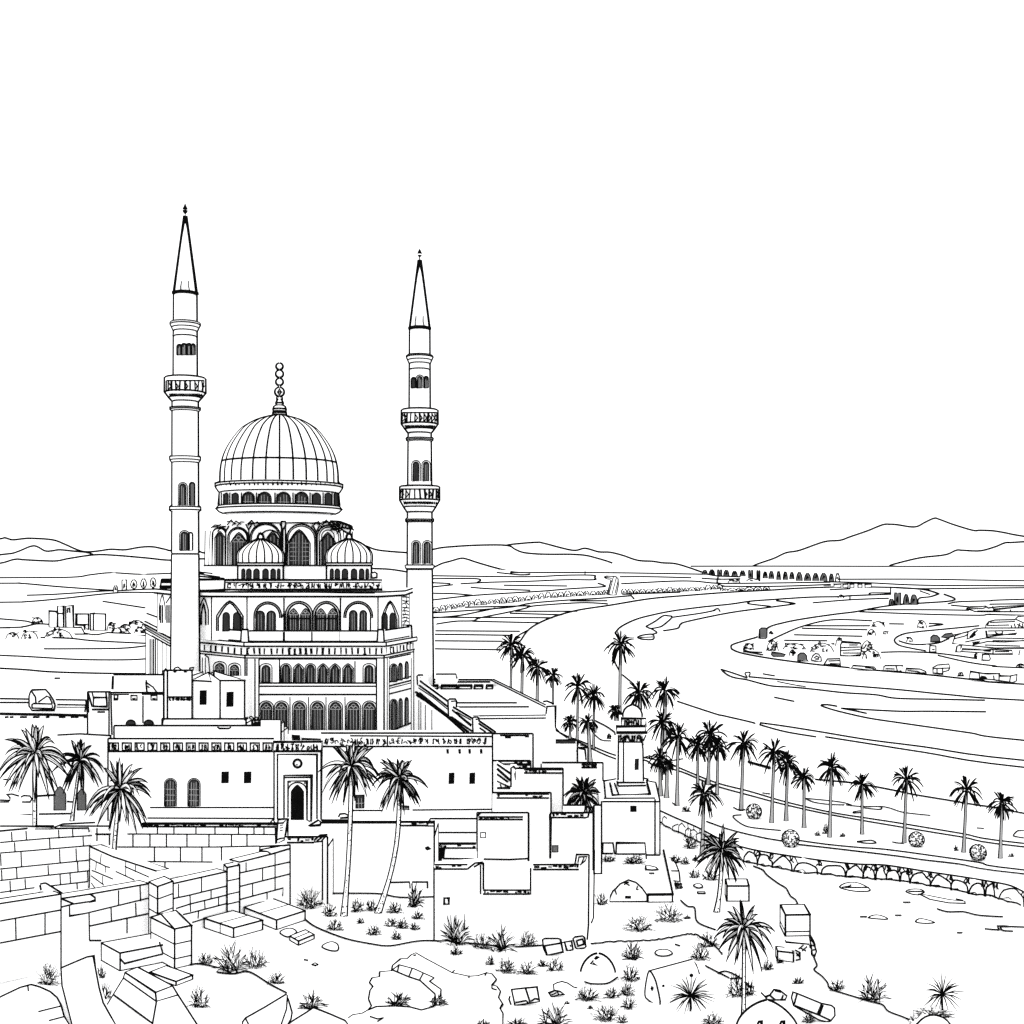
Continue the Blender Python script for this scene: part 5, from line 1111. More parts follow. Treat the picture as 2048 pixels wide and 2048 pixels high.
for x0, x1 in ((1488,1515),(1515,1545),(1545,1584),(1587,1635),(1643,1691),(1692,1727),(1726,1750),(1752,1773),(1773,1800),(1800,1820),(1820,1861),(1861,1903),(1902,1936),(1938,1969),(1971,1990),(1998,2048)):
    xm = (x0 + x1) / 2; tp, bt = lerp_y(TPp, xm), lerp_y(BT, xm); hh_ = bt - tp; j = lambda s: rr.uniform(-s, s)
    q.line(WS, [(x0, lerp_y(BT, x0)), (x0 + 1 + j(1), tp + hh_ * (.6 + j(.12))), (x0 + (x1 - x0) * .2, tp + hh_ * (.34 + j(.14))), (xm + j(6), tp + hh_ * (.2 + j(.12))), (x1 - (x1 - x0) * .2, tp + hh_ * (.38 + j(.16))), (x1 - 1 + j(1), tp + hh_ * .66), (x1, lerp_y(BT, x1))], 2.8, sm=2)
    for _ in range(5):
        x = x1 + j(6); y = lerp_y(TPp, x); y2 = lerp_y(BT, x); t = rr.random()
        q.line(WS, [(x, y + 1), (x + j(5), y + (y2 - y) * .25), (x + j(6), y + (y2 - y) * .4)], 2.2)
    q.line(WS, [(x0 + 4, lerp_y(BT, x0) - 3), (x0 + (x1 - x0) * .4, lerp_y(BT, x0) - 4 + j(1)), (x0 + (x1 - x0) * .5, lerp_y(BT, x0))], 1.8)
x = 1324.0
while x < 1472:
    w_ = rr.uniform(7, 15); t, b = lerp_y(TPp, x), lerp_y(BT, x); m_ = t + (b - t) * rr.uniform(.3, .7); t2, b2 = lerp_y(TPp, x + w_), lerp_y(BT, x + w_)
    if rr.random() < .8: q.line(WS, [(x, b - 1), (x + rr.uniform(-2, 3), m_), (x + w_ * .5, m_ - rr.uniform(2, 7)), (x + w_, t2 + (b2 - t2) * rr.uniform(.3, .6))], 2.0)
    if rr.random() < .6: q.line(WS, [(x + w_ * .4, t + 1), (x + w_ * rr.uniform(0, .8), m_)], 1.8)
    x += w_
tag(q.build('embankment_wall', loc=(xat(1650, gd(1750)), gd(1750), 0)), 'low curved embankment wall of rough rounded stones along the promenade', 'wall')

cut('mound', 'small smooth mound at the bottom right under a rim of spiky grass', 'mound', [(1828,2062),(1836,2046),(1850,2034),(1868,2030),(1888,2036),(1900,2048),(1908,2062)], 2062, 1.0, sm=2)
# ------------------------------------------------------------------ palms
def frond(mb, c, az, el, L, W, wpx, style, r, droop):
    n = 8; pts = []; ca, sa = math.cos(az), math.sin(az)
    for i in range(n + 1):
        t = i / n
        h = L * math.cos(el) * (t - .05 * t * t); z = L * (math.sin(el) * t - droop * t ** 2.6)
        pts.append(c + V3((ca * h, sa * h, z)))
    px = c.y / F
    side = []
    for i in range(n + 1):
        t = pts[min(i + 1, n)] - pts[max(i - 1, 0)]
        s = t.cross(V3((0, 1, 0)))                      # blade stands across the rib
        if s.length < 1e-5: s = V3((1, 0, 0))
        side.append((s.normalized() + V3((-sa, ca, 0)) * .35).normalized())
    wd_ = [W * math.sin(math.pi * min(1, (i / n)) ** .75) for i in range(n + 1)]
    if style == 'near':
        wd_[0] = W * .12; wd_[n] = 0
        up = [p + s * w for p, s, w in zip(pts, side, wd_)]; lo = [p - s * w for p, s, w in zip(pts, side, wd_)]
        for i in range(n):
            mb.face([up[i], up[i+1], pts[i+1], pts[i]]); mb.face([pts[i], pts[i+1], lo[i+1], lo[i]])
        k1, k2 = r.uniform(1.2, 2.0), r.uniform(.8, 1.4)
        mb.tube(up, [px * wpx * k1 * (.55 + .6 * math.sin(math.pi * i / n)) for i in range(n + 1)], INK, 4)
        mb.tube(lo, [px * wpx * k2 * (.55 + .5 * math.sin(math.pi * i / n)) for i in range(n + 1)], INK, 4)
        if r.random() < .4: mb.tube(pts[:-1], [px * wpx * .8 * (1 - .5 * i / n) for i in range(n)], INK, 4)
    else:
        rad = [px * (.55 + wpx * math.sin(math.pi * (.08 + .84 * i / n) ** 1.5)) for i in range(n + 1)]
        mb.tube(pts, rad, INK, 5)
        if r.random() < .3:
            mb.tube([p + side[k] * px * wpx * 2.6 for k, p in enumerate(pts[3:], 3)], [px * .85] * (n - 2), INK, 4)
def palm(label, cx, cy, R, base, style='far', trunk=6.0, bend=0.0, group=None, z=0.0, n=None, name='palm_tree', seed=None, grey=True, skew=0):
    r = random.Random(seed or int(cx * 3 + cy)); bx_, by_ = base; d = gd(by_, z); px = d / F
    t = thing(name, label, 'palm tree', G(bx_, by_, z), group)
    c = P(cx, cy, d); b = P(bx_, by_, d); Rm = R * px
    tm = MB(); n_ = 12; ax = []
    for i in range(n_ + 1):
        u = i / n_; q = b.lerp(c, u); q.x += bend * px * math.sin(math.pi * u) * (1 - .25 * u)
        ax.append(q)
    hw = [trunk * (.40 if style == 'near' else .38) * px * (1 + .75 * max(0, 1 - i / n_ * (2.6 if style == 'far' else 4.0)) ** 1.3) for i in range(n_ + 1)]
    tm.tube(ax, hw, (PALE if grey and style == 'far' else WHITE), 10)
    for s in (-1, 1): tm.ink([a + V3((s * h * 1.02, -h * .25, 0)) for a, h in zip(ax, hw)], 2.9 if style == 'near' else 1.9)
    tm.ink([ax[0] + V3((-hw[0], -hw[0] * .3, 0)), ax[0] + V3((0, -hw[0], -.02)), ax[0] + V3((hw[0], -hw[0] * .3, 0))], 2.4)
    if style == 'near':
        for k in range(int(34 * min(1, (by_ - cy) / 250))):
            u = r.random() ** 1.6 * .92; i = u * n_; j = int(i); q = ax[j].lerp(ax[j + 1], i - j); h = hw[j]
            a0 = r.uniform(-.8, .5); 
            tm.ink([q + V3((h * a0, -h * .95, 0)), q + V3((h * (a0 + r.uniform(.2, .5)), -h * .98, h * r.uniform(-.35, .35)))], 1.7)
    tm.build('trunk', t)
    cm = MB(); n = n or (42 if style == 'near' else 31)
    for k in range(n):
        az = 2 * math.pi * (k * .618034 + r.uniform(-.03, .03)); u = (k + .5) / n
        ce = math.cos(az)
        if u < .36: el, dr, L = math.radians(r.uniform(-64, -8)), r.uniform(.25, .5), 1.04        # hanging skirt
        elif u < .68: el, dr, L = math.radians(r.uniform(2, 40)), r.uniform(.45, .8), 1.14         # arching sides
        else: el, dr, L = math.radians(r.uniform(34, 86)), r.uniform(.12, .40), 1.1                  # young upright fronds
        L *= Rm * r.uniform(.88, 1.06) * (1.07 if style == 'near' else 1.16)
        frond(cm, c + V3((0, 0, Rm * .03)), az, el, L, Rm * r.uniform(.035, .07), (1.1 if style == 'near' else R * .036 + .4), style, r, dr)
    cm.lathe(cx, d, [(cy + R * .07, R * .03), (cy, R * .065), (cy - R * .07, R * .03)], 8, INK, sil=False)
    cm.build('crown', t)
    return t
palm('biggest palm at the far left edge, its trunk standing inside the ruined courtyard', 70, 1508, 66, (70, 1787), 'near', 8.5)
palm('smaller palm half hidden between the two big courtyard palms', 160, 1522, 47, (144, 1642), 'near', 5, n=32)
palm('palm in the ruined courtyard whose fronds hang before the arched windows of the hall', 240, 1580, 64, (226, 1772), 'near', 8, bend=-3)
palm('slightly curved palm in front of the gate side of the hall, rooted among dry tufts', 703, 1533, 58, (688, 1832), 'near', 9, bend=4)
palm('strongly leaning palm beside the slightly curved one, rooted among dry tufts', 799, 1558, 52, (756, 1826), 'near', 9, bend=17)
palm('low bushy palm showing only its fronds above the village roofs', 1167, 1590, 43, (1167, 1690), 'near', 6)
palm('slim palm on the bank just above the embankment wall, in front of the promenade row', 1408, 1588, 30, (1404, 1712), 'far', 7)
palm('leaning palm with a splayed foot on the bank beside the white box crate', 1444, 1702, 50, (1433, 1824), 'near', 8, bend=3)
palm('tall palm rising behind the round white dome at the bottom edge', 1488, 1859, 57, (1487, 2040), 'near', 7)
# palms of the promenade and behind the wing
GQ = 'palms in the row along the promenade'
for cx, cy, R, bx_, by_, tk, lb in (
    (1023,1290,25,1021,1425,4.5,'first and highest palm of the four standing behind the wing roof'),
    (1045,1312,24,1043,1428,5.5,'second palm of the four behind the wing roof, overlapping the first'),
    (1075,1335,22,1074,1432,6,'third palm of the four behind the wing roof'),
    (1106,1351,17,1106,1436,4,'smallest palm of the four behind the wing roof, nearest the corner post'),
    (1156,1374,27,1154,1490,4,'taller palm of the overlapping pair behind the village and before the river'),
    (1188,1390,23,1187,1500,3.5,'shorter palm of the overlapping pair behind the village and before the river'),
    (1140,1445,16,1140,1478,4,'smallest palm, low behind the grey-coped block and its stepped neighbour'),
    (1176,1445,18,1181,1530,7,'small dense palm with a thick pale trunk behind the slotted flat block'),
    (1241,1290,28,1239,1448,6,'tall lone palm standing against the river right behind the small domed tower'),
    (1230,1422,14,1232,1470,4,'tiny palm half hidden behind the small dome of the square tower'),
    (1279,1386,26,1282,1490,7,'palm directly behind the little dome, beside the river'),
    (1330,1382,27,1328,1490,8,'palm with a thick short trunk next above the dense clump by the tower'),
    (1325,1446,27,1322,1560,5,'upper palm of the dense clump right behind the square tower'),
    (1356,1476,30,1354,1612,6,'big palm of the dense clump with a long bare trunk and a broad foot'),
    (1320,1516,22,1321,1592,7,'lowest palm of the dense clump, touching the cube house'),
    (1334,1530,14,1333,1596,7,'small palm squeezed behind the lowest palm of the dense clump'),
    (1396,1492,24,1395,1578,5,'shorter palm between the dense clump and the broad-crowned palm'),
    (1420,1470,31,1416,1570,6,'broad-crowned palm at the end of the dense clump'),
    (1436,1494,22,1434,1590,5,'palm tucked under the broad-crowned palm, with its trunk ending on the road'),
    (1487,1488,29,1482,1619,6,'palm beside the first round hatched bush on the promenade'),
    (1548,1506,29,1543,1646,6,'taller palm of the pair with touching crowns on the promenade'),
    (1575,1527,25,1572,1642,6,'shorter palm of the pair with touching crowns on the promenade'),
    (1608,1556,22,1608,1656,6,'short palm just after the pair with touching crowns'),
    (1663,1536,28,1659,1675,6,'tall palm with small stones round its foot on the promenade'),
    (1724,1570,24,1724,1669,5.5,'short straight palm above the lens-shaped mark on the promenade'),
    (1813,1560,28,1808,1686,6,'palm with a hatched round bush close beside its foot'),
    (1933,1580,28,1927,1705,6,'palm standing between the last two hatched bushes of the promenade'),
    (2004,1606,25,2000,1717,6,'last palm of the promenade, nearest the edge of the view')):
    palm(lb, cx, cy, R, (bx_, by_), 'far', tk, group=GQ)

# ------------------------------------------------------------------ clipped round bushes and dry tufts
def ball(label, cx, cy, R):
    d = gd(cy + R * .96); px = d / F; r = random.Random(int(cx)); mb = MB()
    mb.lathe(cx, d, [(cy + R * math.cos(math.pi * k / 12), R * .96 * math.sin(math.pi * k / 12) + .02) for k in range(13)], 20, sil=False)
    c = P(cx, cy, d); Rm = R * px
    N = 95
    for k in range(N):                                    # even cover of small curls of leaf
        z = 1 - 2 * (k + .5) / N; th = k * 2.39996; v = V3((math.sqrt(1 - z * z) * math.cos(th), math.sqrt(1 - z * z) * math.sin(th), z))
        u = v.cross(V3((r.uniform(-1, 1), r.uniform(-1, 1), r.uniform(-1, 1)))).normalized(); w_ = v.cross(u); st = r.uniform(0, 6); ar = r.uniform(2.6, 4.6); rad = r.uniform(.11, .17)
        mb.ink([c + (v + u * rad * math.cos(st + ar * i / 5) + w_ * rad * math.sin(st + ar * i / 5)).normalized() * Rm * 1.03 for i in range(6)], 1.5)
    mb.ink([c + V3((math.cos(k * .4488), 0, math.sin(k * .4488))) * Rm * (.98 + r.uniform(-.03, .05)) for k in range(14)], 2, True)
    return tag(mb.build('round_bush', loc=G(cx, cy + R * .96)), label, 'bush', 'round hatched bushes on the promenade')
ball('round hatched bush farthest up the promenade, by the first detached palm', 1508, 1623, 15)
ball('round hatched bush sitting on the kerb lines of the promenade, largest of them', 1581, 1677, 17)
ball('round hatched bush touching the foot of a palm on the promenade', 1833, 1679, 15)
ball('round hatched bush between the last two palms of the promenade', 1956, 1705, 16)
def tuft(label, cx, by, w, h, kind='twig', name='shrub', cat='shrub'):
    r = random.Random(int(cx * 5 + by)); c = G(cx, by); px = c.y / F; mb = MB(); hw, hh_ = w * .56 * px, h * 1.12 * px
    n = int({'twig': 22, 'blade': 20, 'agave': 18, 'star': 20}[kind] * (.45 + min(1.0, w / 55)))
    tk = {'twig': 1.5, 'blade': 2.0, 'agave': 2.3, 'star': 2.8}[kind] * px * .5
    if kind == 'star':                                    # rosette on a short stem
        top = c + V3((0, 0, hh_ * .42)); mb.tube([c, top], [px * 2.2, px * 1.4], INK, 5)
        for k in range(n):
            a = 2 * math.pi * (k + r.uniform(-.3, .3)) / n; L = r.uniform(.75, 1.05); e = top + V3((math.cos(a) * hw * L, r.uniform(-.5, .3) * hw, math.sin(a) * hh_ * .58 * L - .0)); e.z = max(e.z, .04)
            m_ = top.lerp(e, .5) + V3((0, 0, .05 * hh_)); mb.tube([top, m_, e], [tk * .5, tk, tk * .3], INK, 4)
            if r.random() < .4: mb.tube([top, m_ + V3((0, 0, px * 3.5)), e], [tk * .5] * 3, INK, 4)
        n = 0
    for k in range(n):
        a = math.pi * ((k + .5) / n * 1.06 - .03) + r.uniform(-.1, .1); dy = r.uniform(-.45, .45)
        L = r.uniform(.72, 1.04); X = math.cos(a) * hw * L; Z = max(.03, math.sin(a)) * hh_ * L; Y = dy * hw
        p0 = c + V3((r.uniform(-.42, .42) * hw, r.uniform(-.3, .3) * hw, 0)); p2 = c + V3((X, Y, Z)); p1 = p0.lerp(p2, .55) + V3((0, 0, hh_ * .10 * abs(math.cos(a))))
        mb.tube([p0, p0.lerp(p1, .6), p1, p2], [tk * .55, tk * .9, tk, tk * .5], INK, 4)
        if kind != 'twig' and r.random() < .75:                   # pale leaf body beside the dark rib
            s = (p2 - p0).cross(V3((0, 1, 0))).normalized() * px * r.uniform(2.2, 4)
            mb.face([p0, p1 + s, p2]); mb.tube([p0, p1 + s, p2], [tk * .6] * 3, INK, 4)
        if kind == 'twig':
            for _ in range(3):
                u = r.uniform(.35, .95); q = p0.lerp(p2, u); e = q + V3((r.uniform(-.22, .22) * hw, r.uniform(-.15, .15) * hw, r.uniform(.02, .25) * hh_))
                mb.tube([q, e], [tk * .75, tk * .45], INK, 3)
    return tag(mb.build(name, loc=c), label, cat)
for a in (
 (148,1917,52,37,'twig','spiky tuft on top of the tall leaning slab'),(98,1971,46,42,'twig','spiky tuft between the corner boulder and the leaning slab'),
 (201,1956,24,24,'twig','small tuft in the gap behind the leaning slab, above a larger one'),(211,1998,28,32,'twig','tuft growing against the flared pedestal'),
 (398,2014,48,42,'twig','bushy tuft at the foot of the flared pedestal slope'),(411,1928,34,24,'twig','thin tuft joined to the big double shrub near the stone post'),
 (463,1943,74,52,'blade','largest dry shrub in the row near the stone post'),(511,1936,52,40,'twig','rounded tuft ending the row near the stone post'),
 (553,1967,38,24,'twig','small lone tuft on the sand edge above the angular boulder'),(624,2016,60,30,'blade','fan-like tuft on the tip of the low pointed boulder'),
 (618,1817,52,42,'twig','dense twiggy shrub beside the corner of the folded-coping house'),(659,1833,32,26,'twig','tuft just left of the slightly curved palm trunk'),
 (669,1860,36,22,'twig','low tuft in front of the slightly curved palm'),(715,1824,32,28,'twig','tuft between the feet of the two crossing palms'),(742,1822,26,24,'twig','tuft hidden behind the foot of the leaning palm'),
 (721,1847,18,12,'twig','smallest tuft between the two crossing palms'),(747,1870,34,22,'twig','tuft in front of the leaning palm foot'),
 (789,1826,36,24,'twig','round tuft just right of the leaning palm foot'),(831,1814,36,46,'blade','spiky upright plant against the wide plain wall'),
 (835,1838,28,18,'twig','low round tuft below the spiky upright plant'),(783,1853,30,20,'twig','leftmost of three touching low tufts beside the notched house'),(806,1857,28,20,'twig','middle one of three touching low tufts beside the notched house'),
 (829,1860,24,16,'twig','last of three touching low tufts beside the notched house'),(792,1879,26,18,'twig','lone low tuft below the three touching tufts'),
 (913,1889,70,56,'agave','broad agave-like plant under the tiny window of the notched house'),(963,1897,40,28,'twig','dense tuft leaning on the biggest shrub in front of the notched house'),
 (1001,1902,66,44,'blade','biggest shrub in front of the notched house'),(1056,1891,40,26,'twig','airy tuft next to the tilted open box'),
 (913,1910,28,16,'twig','tiny tuft on the sand above the rock ledge'),(981,1930,22,20,'twig','small tuft starting the chain below the biggest shrub'),
 (1014,1946,44,30,'twig','round tuft in the chain above the two-panelled box'),(1055,1948,42,24,'twig','spreading tuft in the chain above the two-panelled box'),
 (1110,1942,40,26,'twig','tuft ending the chain, below the row of boxes'),(1084,1933,22,14,'twig','scraggly bit of growth in the chain below the tilted box'),
 (796,2012,54,28,'agave','low agave on the rock ledge under the fallen arch'),(876,2014,42,22,'agave','low agave at the foot of the fallen arch'),
 (1108,2052,72,42,'blade','large shrub cut off by the bottom edge, below the two-panelled box'),(1034,2052,44,16,'twig','low growth at the bottom edge beside the large cut-off shrub'),(967,2056,30,18,'blade','few blades at the bottom edge beside the rock ledge'),
 (1203,1810,28,26,'twig','tuft at the left foot of the half-round hut'),(1217,1724,28,14,'twig','curly low plant at the foot of the cube house, beside the thin pilaster'),
 (1268,1728,46,18,'twig','spiky low plant before the long low wall panel'),(1336,1843,58,36,'twig','wide spreading shrub below the kerb of the yard'),
 (1277,1862,62,32,'twig','double twiggy shrub on the sand before the half-round hut'),(1265,1919,46,32,'blade','clean fan-shaped tuft beside the wide pointed oval stone'),
 (1261,1963,44,34,'twig','round bristly tuft right of the domed stone'),(1175,2001,54,28,'twig','spreading tuft below the domed stone'),
 (1223,1996,34,22,'twig','middle tuft of three below the bristly one'),(1253,1991,36,26,'twig','upper tuft touching the barrel hut side'),(1257,2018,34,24,'twig','lower tuft beside the mouth of the barrel hut'),
 (1213,2042,58,36,'twig','large faint tuft near the bottom, left of the barrel hut'),(1245,2046,24,18,'twig','small faint tuft beside the large faint one'),
 (1400,1920,44,32,'twig','round shrub left of the tall palm crown by the dome'),(1416,1893,44,28,'twig','shrub behind the fronds of the tall palm by the dome'),
 (1381,2022,88,64,'star','star-shaped agave growing in front of the barrel hut'),(1426,2052,48,26,'twig','bristly tuft at the bottom below the star-shaped agave'),
 (1476,1994,52,50,'twig','tall untidy shrub behind the trunk of the tall palm'),(1500,1990,24,32,'twig','leafy side growth on the far side of the tall palm trunk'),
 (1536,1940,28,20,'twig','small tuft under the drooping fronds of the tall palm'),(1596,1967,26,14,'twig','low grassy tuft on the open bank'),
 (1618,2046,28,22,'twig','curly tuft in front of the squared log'),(1675,1981,34,24,'twig','tuft on the shoreline edge'),(1747,2002,66,50,'agave','big spiky agave on the shoreline'),
 (1832,2050,34,22,'twig','thin tuft at the bottom end of the shoreline'),(1381,1697,34,30,'twig','scribbly bush on the slope under the embankment wall'),
 (1420,1760,36,26,'twig','dark bush under the leaning palm with the splayed foot'),(1352,1726,26,16,'twig','curled low bush next to the paving blocks'),(1370,1729,20,16,'twig','round low bush beside the curled one by the paving'),
 (1391,1722,14,12,'twig','tiny round bush at the trunk of the slim bank palm'),(1390,1756,26,18,'twig','faint low bush above the slim oval stone'),(1374,1838,16,8,'twig','tiny flat weed near the sandy step'),
 (1885,2020,72,68,'star','star-like spiky plant alone in the lower lagoon'),(1651,1668,16,20,'twig','sprig at the foot of the tall stone-ringed palm'),(1685,1674,14,8,'twig','small weed right of the stone-ringed palm'),
 (1635,1672,14,10,'twig','small weed left of the stone-ringed palm'),(1912,1702,12,12,'twig','little weed beside the palm between the last two bushes'),(2023,1714,14,8,'twig','little weed beyond the last palm'),(1372,1624,22,12,'twig','faint bush near the foot of the dense palm clump'),
 (1134,2008,12,6,'twig','tiny weed beside the large cut-off shrub'),(1181,2018,14,7,'twig','tiny weed between two faint tufts'),(1560,1926,18,8,'twig','dark scrap of growth under the low wide crate')):
    tuft(a[5], *a[:5])
tuft('spiky grass rim along the top of the small mound at the bottom right', 1868, 2034, 78, 20, 'twig')
# ------------------------------------------------------------------ far trees, hedges and the town on the river island
def egg(name, label, cat, cx, yt, yb, w, kind='cone', group=None, fill=GREY, trunkless=True):
    d = gd(yb); mb = MB(); h = yb - yt
    if kind == 'cone': pr = [(yb, w * .5), (yb - h * .3, w * .48), (yb - h * .65, w * .36), (yb - h * .9, w * .15), (yt, .3)]
    elif kind == 'box': pr = [(yb, w * .45), (yb - h * .9, w * .5), (yt, w * .45), (yt - .2, .3)]
    elif kind == 'egg': pr = [(yb, .8), (yb - h * .18, .8), (yb - h * .22, w * .3), (yb - h * .5, w * .5), (yb - h * .8, w * .36), (yt, .3)]
    else: pr = [(yb, w * .5), (yb - h * .5, w * .47), (yb - h * .85, w * .3), (yt, .3)]
    mb.lathe(cx, d, pr, 10, fill, sil=True, w=1.7)
    r = random.Random(int(cx * 7)); f = DPlane(d - w * .5 * d / F)
    for _ in range(3): mb.line(f, [(cx + r.uniform(-.3, .3) * w, yb - h * r.uniform(.2, .5)), (cx + r.uniform(-.2, .2) * w, yb - h * r.uniform(.4, .8)), (cx + r.uniform(-.3, .3) * w, yb - h * r.uniform(.2, .6))], 1.7)
    return tag(mb.build(name, loc=G(cx, yb)), label, cat, group)
xs_ = (48,115,190,255,335,412,490,565,630,690,760,825,888,960,1040,1118,1195,1270,1330)
ys_ = ((1140,1150),(1139,1151),(1141,1153),(1140,1152),(1142,1152),(1141,1153),(1142,1157),(1142,1162),(1143,1157),(1142,1158),(1142,1160),(1143,1160),(1144,1159),(1144,1162),(1146,1162),(1146,1162),(1146,1162),(1147,1163),(1146,1164))
wd2 = (8,10,7,9,9,9,7,5,7,8,6,7,7,10,11,10,12,7,7)
ORD = ('first','second','third','fourth','fifth','sixth','seventh','eighth','ninth','tenth','eleventh','twelfth','thirteenth','fourteenth','fifteenth','sixteenth','seventeenth','eighteenth','last')
for i, (x, y, w) in enumerate(zip(xs_, ys_, wd2)):
    egg('cypress_tree', f'dark pointed tree, {ORD[i]} from the hill end of the long far row' if i < 18 else 'pale outlined tree closing the long far row', 'tree', 1400 + x / 4.83, y[0], y[1], w, 'box' if i in (2, 6, 7) else 'cone', 'far row of dark trees', DARK if i in (1, 7) else (WHITE if i == 18 else GREY))
for x, yt, yb, w, k, l in ((231,1171,1184,7,'dome','smallest and lowest tree of the pale row behind the mosque'),(248.5,1161,1182,8,'box','boxy tree of the pale row behind the mosque'),(267.5,1159,1180,11,'egg','leaf-shaped tree with a dark vein in the pale row'),(287,1157,1179,10,'egg','oval tree with a curl inside in the pale row'),(306,1155,1178,10,'egg','highest oval tree of the pale row, next to the mosque')):
    egg('tree', l, 'tree', x, yt, yb, w, k, 'pale trees beside the mosque', WHITE)
for x, yt, yb, w, k, l in ((1783,1198,1211,8,'dome','shortest of four dark trees at the river bend'),(1795.5,1187,1211,11,'box','squarish tall tree of the four at the river bend'),(1812.5,1188,1210,10,'cone','pointed tree of the four at the river bend'),(1828,1189,1210,11,'dome','round-topped tree of the four at the river bend')):
    egg('tree', l, 'tree', x, yt, yb, w, k, 'dark trees at the river bend', GREY)
# hedge bushes along the canal
HC = [(870,1225),(890,1221),(935,1212),(1010,1207),(1060,1201),(1090,1197),(1160,1192),(1210,1190)]
HD = [(1246,1188),(1310,1186),(1400,1182),(1440,1178),(1520,1180),(1560,1177)]
def bushrow(L, x0, x1, step, label, group, hgt):
    x = x0; r = random.Random(int(x0))
    while x < x1:
        y = lerp_y(L, x); d = gd(y); mb = MB(); w, h = step * r.uniform(.75, 1.0), hgt * r.uniform(.7, 1.15)
        mb.lathe(x, d, [(y, w * .5), (y - h * .5, w * .47), (y - h * .85, w * .28), (y - h, .4)], 8, sil=True, w=1.6)
        f = DPlane(d - w * .5 * d / F); t = r.random()
        mb.line(f, [(x - w * .3, y), (x - w * .1, y - h * r.uniform(.3, .8)), (x + w * .3, y - h * r.uniform(.1, .5))], 1.7)
        if t < .5: mb.line(f, [(x - w * .4, y - 1), (x + w * .4, y - .5)], 1.6)
        tag(mb.build('hedge_bush', loc=G(x, y)), label, 'bush', group)
        x += step * r.uniform(.85, 1.15)
bushrow(HC, 872, 1214, 12.5, 'small scribbled bush in the hedge running from the minaret to the sluice', 'hedge bushes from the minaret to the sluice', 11)
bushrow(HD, 1248, 1444, 11.5, 'small scribbled bush in the hedge beyond the sluice', 'hedge bushes beyond the sluice', 9)
bushrow([(1446,1182),(1540,1180)], 1448, 1535, 16, 'flat bush in the low hedge under the far tree row', 'low hedge bushes under the far tree row', 5.5)
cut('sluice', 'leaning fluted sluice tower at the bend of the canal', 'sluice tower', [(1208,1154),(1212,1152),(1232,1153),(1236,1157),(1237,1170),(1233,1189),(1226,1191),(1215,1188),(1222,1160),(1212,1157)], 1191, 12, lines=[[(1233,1154),(1224,1188)],[(1227,1153),(1218,1188)],[(1237,1158),(1230,1187)],[(1220,1164),(1225,1162)],[(1210,1154),(1224,1157)]], w=2, shrink=.9, lw=1.5)
q = MB(); d = gd(1151); q.tube([P(1170,1151,d), P(1170.3,1127,d)], [1.2, .5], INK, 5); q.line(DPlane(d), [(1166,1150.5),(1174,1150.5)], 2.4)
tag(q.build('mast', loc=G(1170,1151)), 'thin mast on the far plain', 'mast')
# old fort on the left plain
for nm, l, o, by, ln in (('fort_block','largest block of the far fort',[(98,1255),(98,1222),(146,1225),(146,1255)],1255,[[(98,1222),(110,1222),(115,1226)]]),
    ('fort_tower','square tower on the far fort, next to its tallest corner',[(115,1254),(115,1212),(127,1212),(127,1254)],1256,[[(115,1227),(127,1227)]]),
    ('fort_tower','tallest corner tower of the far fort',[(131,1255),(131,1212),(146,1211),(147,1255)],1255.5,[[(135,1226),(135,1217),(139,1216),(140,1226)]]),
    ('fort_block','middle block of the far fort with a shadowed side',[(151,1250),(152,1228),(177,1228),(177,1260),(170,1255),(170,1250)],1260,[[(154,1229),(154,1249),(175,1249)],[(150,1228),(157,1228)],[(168,1252),(170,1262),(178,1262)]]),
    ('fort_block','end block of the far fort',[(181,1261),(181,1227),(211,1228),(211,1261)],1261.5,[[(187,1228),(187,1261)],[(180,1227),(190,1226)]])):
    cut(nm, l, 'fort', o, by, 12, ln, w=2.5, shrink=1)
cut('fort_wall', 'low broken wall in front of the far fort', 'wall', [(148,1275),(148,1268),(170,1267),(184,1269),(196,1269),(210,1266),(290,1267),(290,1269),(196,1273)], 1275, 2, outline=[(147,1255),(163,1255),(169,1266),(184,1269),(196,1269),(215,1265),(262,1267)], lines=[[(148,1268),(148,1276)],[(148,1268),(176,1268)]], w=2.4)
def mess(name, label, cat, x0, x1, y0, y1, n, seed, w=1.8, group=None, base=WHITE):
    """low scribbled clump: small rounded body with dark strokes on its face"""
    r = random.Random(seed); d = gd(y1); mb = MB(); pl = DPlane(d); wd_ = x1 - x0
    A = [pl.at(x0 + wd_ * t, y1 - (y1 - y0) * (.35 + .6 * math.sin(math.pi * t)) * (1 if t not in (0, 1) else 0)) for t in [i / 8 for i in range(9)]]
    th = wd_ * d / F * .5; mb.ngon(A, base); Bk = [p + V3((0, th, -(p.z) * .4)) for p in A]; mb.ngon(Bk, base)
    for i in range(len(A)):
        j = (i + 1) % len(A); mb.face([A[i], A[j], Bk[j], Bk[i]], base)
    mb.ink(A, 1.7)
    for k in range(n):
        x = r.uniform(x0, x1 - 4); y = r.uniform(y0 + 1, y1 - 1); l = r.uniform(3, 8)
        if r.random() < .5: mb.line(pl, [(x + l * .5 + l * .5 * math.cos(q), y + (y1 - y0) * .16 * math.sin(q)) for q in [r.uniform(0, 3) + i * .8 for i in range(r.randint(4, 7))]], w, off=.02 * d / 100)
        else: mb.line(pl, [(x, y), (x + l, y + r.uniform(-1.5, 1.5)), (x + l * r.random(), min(y1, y + r.uniform(0, 3)))], w, off=.02 * d / 100)
    return tag(mb.build(name, loc=G((x0 + x1) / 2, y1)), label, cat, group)
